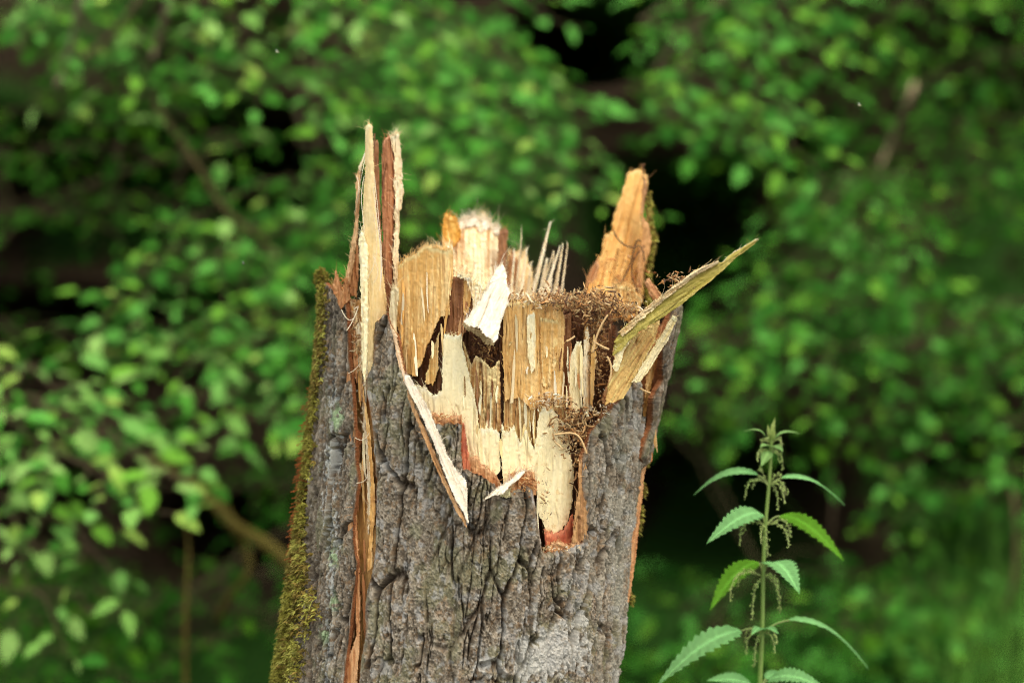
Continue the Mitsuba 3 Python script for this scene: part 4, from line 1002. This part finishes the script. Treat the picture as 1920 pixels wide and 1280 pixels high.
bare('bare_stem', 'mossy brown stem slanting down to the right through the left foliage', 'stem', [(300, 210, 4.3), (370, 310, 4.15), (420, 390, 4.1), (480, 440, 4.1), (520, 500, 4.15)], 0.0055, 0.004, (0.07, 0.055, 0.018))
bare('dead_stick', 'pale dead stick leaning at the upper right', 'stick', [(1712, 165, 4.75), (1690, 220, 4.75), (1650, 310, 4.8)], 0.009, 0.005, (0.22, 0.17, 0.10))
bare('bare_stem', 'curved brown stem near the right edge above the grass', 'stem', [(1900, 930, 4.5), (1906, 1010, 4.45), (1900, 1090, 4.45), (1880, 1150, 4.5)], 0.005, 0.0045, (0.10, 0.07, 0.035))
bare('hanging_root', 'dim brown root curving down through the left hollow', 'root', [(262, 170, 4.7), (226, 260, 4.66), (218, 340, 4.62), (196, 420, 4.66), (204, 500, 4.75)], 0.005, 0.002, (0.05, 0.036, 0.018), 'roots hanging in the left hollow')
bare('hanging_root', 'dim brown root at the right end of the left hollow', 'root', [(352, 280, 4.7), (336, 350, 4.64), (342, 420, 4.64), (322, 480, 4.72)], 0.004, 0.002, (0.05, 0.036, 0.018), 'roots hanging in the left hollow')
bare('hanging_root', 'thin brown root hanging in the shade right of the nettle', 'root', [(1564, 920, 4.7), (1557, 1000, 4.65), (1548, 1080, 4.7)], 0.005, 0.003, (0.06, 0.04, 0.022))

# ------------------------------------------------------------------ the nettle
ND = 2.46
NET = numbered('nettle')
tag(NET, 'flowering stinging nettle with toothed paired leaves standing right of the stump', 'nettle')
stem_px = [(1447, 795), (1446, 840), (1441.6, 912), (1435, 987), (1431, 1081), (1429, 1186), (1425, 1280), (1422, 1500), (1425, 1800), (1430, 2200)]
sp = np.array([q(a, b, ND) for a, b in stem_px])
foot = np.array([sp[-1][0], ND, ground_z(sp[-1][0], ND) - 0.03])
sp = np.vstack([sp[sp[:, 2] > foot[2] + 0.05], foot])
spp = smooth_path(sp, 60)
v, f = tube(spp, np.interp(np.linspace(0, 1, 60), [0, 0.04, 0.1, 0.4, 1], [0.0007, 0.0013, 0.0018, 0.0023, 0.0036]), 8)
scene['stalk_mat'] = {'type': 'twosided', 'bsdf': {'type': 'principled', 'base_color': VC, 'roughness': 0.5, 'specular': 0.4}}
add('stem', (v, f), 'stalk_mat', NET, color=np.broadcast_to([0.20, 0.30, 0.07], v.shape))


def nettle_leaf(base, tip, width, face, bow=0.12, cup=0.25, teeth=11, tone=(0.16, 0.32, 0.12), seed=0, fold=0.25):
    """face: the direction its upper side looks; bow: how far the midrib arches up, as a share of the length"""
    r = np.random.default_rng(seed)
    n, m = 67, 9
    t = np.linspace(0, 1, n)
    base, tip = np.asarray(base, float), np.asarray(tip, float)
    L = np.linalg.norm(tip - base)
    d = unit(tip - base)
    up = unit(np.asarray(face, float) - d * (np.asarray(face, float) @ d))
    mid = base + np.outer(t, tip - base) + np.outer(bow * L * np.sin(np.pi * t ** 0.8), up)
    tan = unit(np.gradient(mid, axis=0))
    nn = unit(up - tan * (tan @ up)[:, None])
    sd = np.cross(nn, tan)
    half = 0.5 * width * np.clip(np.sin(np.pi * np.clip(t, 0, 1) ** 0.62), 0, 1) ** 0.9 * (1 - 0.18 * t) + 0.0003
    saw = (t * teeth + 0.15) % 1.0
    half_out = half * (1 - 0.34 * saw ** 1.2)
    s = np.linspace(-1, 1, m)
    V = np.zeros((n, m, 3))
    for j, x in enumerate(s):
        hw = (half_out if abs(x) == 1 else half * 0.90)
        lift = cup * 0.5 * width * (abs(x) - 0.5 * abs(x) ** 2) * np.sin(np.pi * t) ** 0.5 * fold / 0.25
        vein = 0.020 * width * np.cos(2 * np.pi * (t * teeth * 0.75 - abs(x) * 1.1)) * (1 - abs(x)) * (abs(x) > 0)
        V[:, j] = mid + sd * (x * hw)[:, None] + nn * (lift + vein + 0.006 * width * r.normal(size=n))[:, None]
    i, j = np.meshgrid(np.arange(n - 1), np.arange(m - 1), indexing='ij')
    qd = np.stack([i * m + j, (i + 1) * m + j, (i + 1) * m + j + 1, i * m + j + 1], -1).reshape(-1, 4)
    fac = np.vstack([qd[:, [0, 1, 2]], qd[:, [0, 2, 3]]])
    c = np.asarray(tone) * (0.85 + 0.3 * fbm2(V[..., 0] * 300, V[..., 2] * 300, 1, 3)[..., None])
    c[:, m // 2] = np.asarray(tone) * 1.5 + 0.02
    return (V.reshape(-1, 3), fac), np.clip(c.reshape(-1, 3), 0, 1)


NL = [  # base px, tip px, depth change to the tip, width, upper side, bow, node px
    ((1421, 890), (1301, 928), 0.02, 0.026, (0.0, -0.35, 1), 0.16, (1441, 912)), ((1466, 896), (1584, 947), 0.03, 0.024, (0.1, -0.25, 1), 0.12, (1441, 912)),
    ((1427, 963), (1325, 1019), -0.05, 0.034, (-0.1, -0.75, 0.8), 0.14, (1435, 987)), ((1462, 967), (1582, 1051), 0.05, 0.032, (0.1, 0.62, 0.8), 0.12, (1435, 987)),
    ((1423, 1054), (1332, 1144), 0.04, 0.038, (-0.3, 0.80, 0.5), 0.14, (1431, 1081)), ((1440, 1058), (1499, 1113), -0.07, 0.042, (0.2, -0.7, 0.9), 0.16, (1431, 1081)),
    ((1389, 1182), (1233, 1284), -0.04, 0.040, (-0.1, -0.6, 0.9), 0.12, (1429, 1186)), ((1480, 1162), (1628, 1253), 0.03, 0.034, (0.1, -0.18, 1), 0.12, (1429, 1186)),
    ((1437, 823), (1393, 809), 0.00, 0.009, (0, -0.2, 1), 0.25, (1446, 826)), ((1452, 823), (1500, 813), 0.00, 0.009, (0, -0.3, 1), 0.2, (1446, 826)),
    ((1442, 845), (1427, 874), -0.02, 0.016, (-0.1, -1, 0.4), 0.1, (1445, 848)), ((1450, 836), (1468, 846), -0.02, 0.013, (0, -0.6, 1), 0.1, (1445, 848)), ((1442, 836), (1425, 838), -0.02, 0.010, (0, -0.6, 1), 0.1, (1445, 848)),
    ((1430, 1182), (1409, 1190), -0.05, 0.016, (0, -0.6, 1), 0.1, (1429, 1186)), ((1432, 1180), (1460, 1188), -0.04, 0.014, (0, -0.6, 1), 0.1, (1429, 1186)),
    ((1415, 1290), (1325, 1276), -0.03, 0.036, (0, -0.5, 1), 0.10, (1425, 1296)), ((1440, 1275), (1545, 1288), -0.03, 0.036, (0, -0.5, 1), 0.14, (1425, 1296)), ((1436, 1272), (1480, 1266), 0.04, 0.02, (0, -0.4, 1), 0.1, (1425, 1296))]
for i, (a, b, dd, w, face, bow, node) in enumerate(NL):
    small = 8 <= i <= 12
    (mesh, col) = nettle_leaf(q(*a, ND), q(*b, ND + dd), w, face, bow, seed=i, teeth=7 if small else 12, tone=(0.24, 0.42, 0.14) if small else ((0.24, 0.58, 0.05) if i in (3, 4) else (0.22, 0.49, 0.18)))
    leaf = add('leaf', mesh, 'nettle_mat', NET, color=col)
    v, f = tube(smooth_path([q(*node, ND), (q(*node, ND) + q(*a, ND)) / 2 + np.array([0, 0, 0.003 if i > 1 else 0.002]), q(*a, ND)], 7), np.linspace(0.0012, 0.0008, 7), 6)
    add('stalk', (v, f), 'stalk_mat', leaf, color=np.broadcast_to([0.28, 0.36, 0.12], v.shape))
# top bud: small upright leaves
for i, (a, b) in enumerate([((1446, 822), (1440, 796)), ((1447, 822), (1453, 783)), ((1447, 822), (1448, 792)), ((1446, 822), (1444, 806)), ((1446, 824), (1452, 804))]):
    mesh, col = nettle_leaf(q(*a, ND), q(*b, ND - 0.002 * i), 0.006, (0.2 * (i - 2), -1, 0.1), 0.15, seed=50 + i, teeth=5, tone=(0.36, 0.46, 0.14))
    add('bud_leaf', mesh, 'nettle_mat', NET, color=col)
# flower strings: thin drooping strings set with beads
bead = trimesh.creation.icosphere(1, 1.0)
nr = np.random.default_rng(5)
CAT = [(1421, 912, -52, 22), (1418, 900, -16, -28), (1456, 915, 30, 42), (1462, 908, 30, 30), (1455, 905, 20, 50)]
strings = []
for nx, ny, dirs in ((1441, 908, [(-44, 26), (-18, -26), (30, 34), (18, 46), (32, 20), (-30, 8), (22, -12)]), (1435, 985, [(-48, 36), (-40, 8), (44, 40), (46, 20), (4, 58), (-8, 34)]),
                     (1431, 1081, [(-62, 46), (-48, 18), (-20, 78), (32, 66), (30, 40), (24, 20)]), (1429, 1186, [(-30, 40), (-14, 62), (24, 36), (28, 20), (-32, 18)]),
                     (1445, 850, [(-24, 16), (22, 28), (14, 10), (-12, 10)]), (1446, 832, [(-18, 2), (20, 4), (8, -8), (-8, -4)])):
    for dx, dy in dirs:
        D1 = ND + nr.uniform(-0.03, 0.01)
        a = q(nx, ny, ND)
        b = q(nx + dx, ny + dy, D1)
        mid = (a + b) / 2 + np.array([0.25 * (b[0] - a[0]), 0, 0.30 * abs(b[0] - a[0]) + 0.004])
        pp = smooth_path([a, mid, b], 14)
        parts = [(*tube(pp, 0.0005, 4), (0.28, 0.34, 0.12))]
        Lp = np.linalg.norm(np.diff(pp, axis=0), axis=1).sum()
        for s in np.linspace(0.18, 1, max(int(Lp / 0.0026), 4)):
            i = min(int(s * 13), 12)
            c0 = pp[i] * (1 - (s * 13 - i)) + pp[i + 1] * (s * 13 - i) if i < 13 else pp[-1]
            for _ in range(2):
                parts.append((bead.vertices * nr.uniform(0.0005, 0.0010) + c0 + nr.normal(0, 0.0013, 3), bead.faces, np.array([0.38, 0.50, 0.15]) * nr.uniform(0.7, 1.25)))
        m, col = join(parts)
        add('flower_string', m, 'stalk_mat', NET, color=np.clip(col, 0, 1))

# ------------------------------------------------------------------ gnats in the air
for u_, v_, D, c, words in ((457, 495, 2.35, (0.05, 0.04, 0.035), 'tiny dark gnat flying left of the stump'), (520, 98, 2.4, (0.55, 0.5, 0.38), 'tiny pale gnat flying above the left foliage'), (1612, 198, 2.4, (0.5, 0.45, 0.3), 'tiny pale gnat flying at the upper right')):
    k = numbered('gnat')
    tag(k, words, 'insect')
    p = q(u_, v_, D)
    b = trimesh.creation.icosphere(1, 1.0)
    add('body', (b.vertices * np.array([0.0022, 0.0007, 0.0006]) + p, b.faces), 'twig_mat', k, color=np.broadcast_to(c, b.vertices.shape))
    for sg in (-1, 1):
        w = np.array([[0, 0, 0], [-0.0008, 0, 0.0026], [-0.0022, 0, 0.0024], [-0.0016, 0, 0.0004]]) * np.array([1, 1, 1]) + np.array([0, 0.0012 * sg, 0]) * np.array([[0], [1], [1], [0.4]])
        add('wing', (w + p + np.array([0.0004, 0, 0.0005]), np.array([[0, 1, 2], [0, 2, 3]])), 'leaf_mat', k, color=np.broadcast_to([0.5, 0.5, 0.48], (4, 3)))
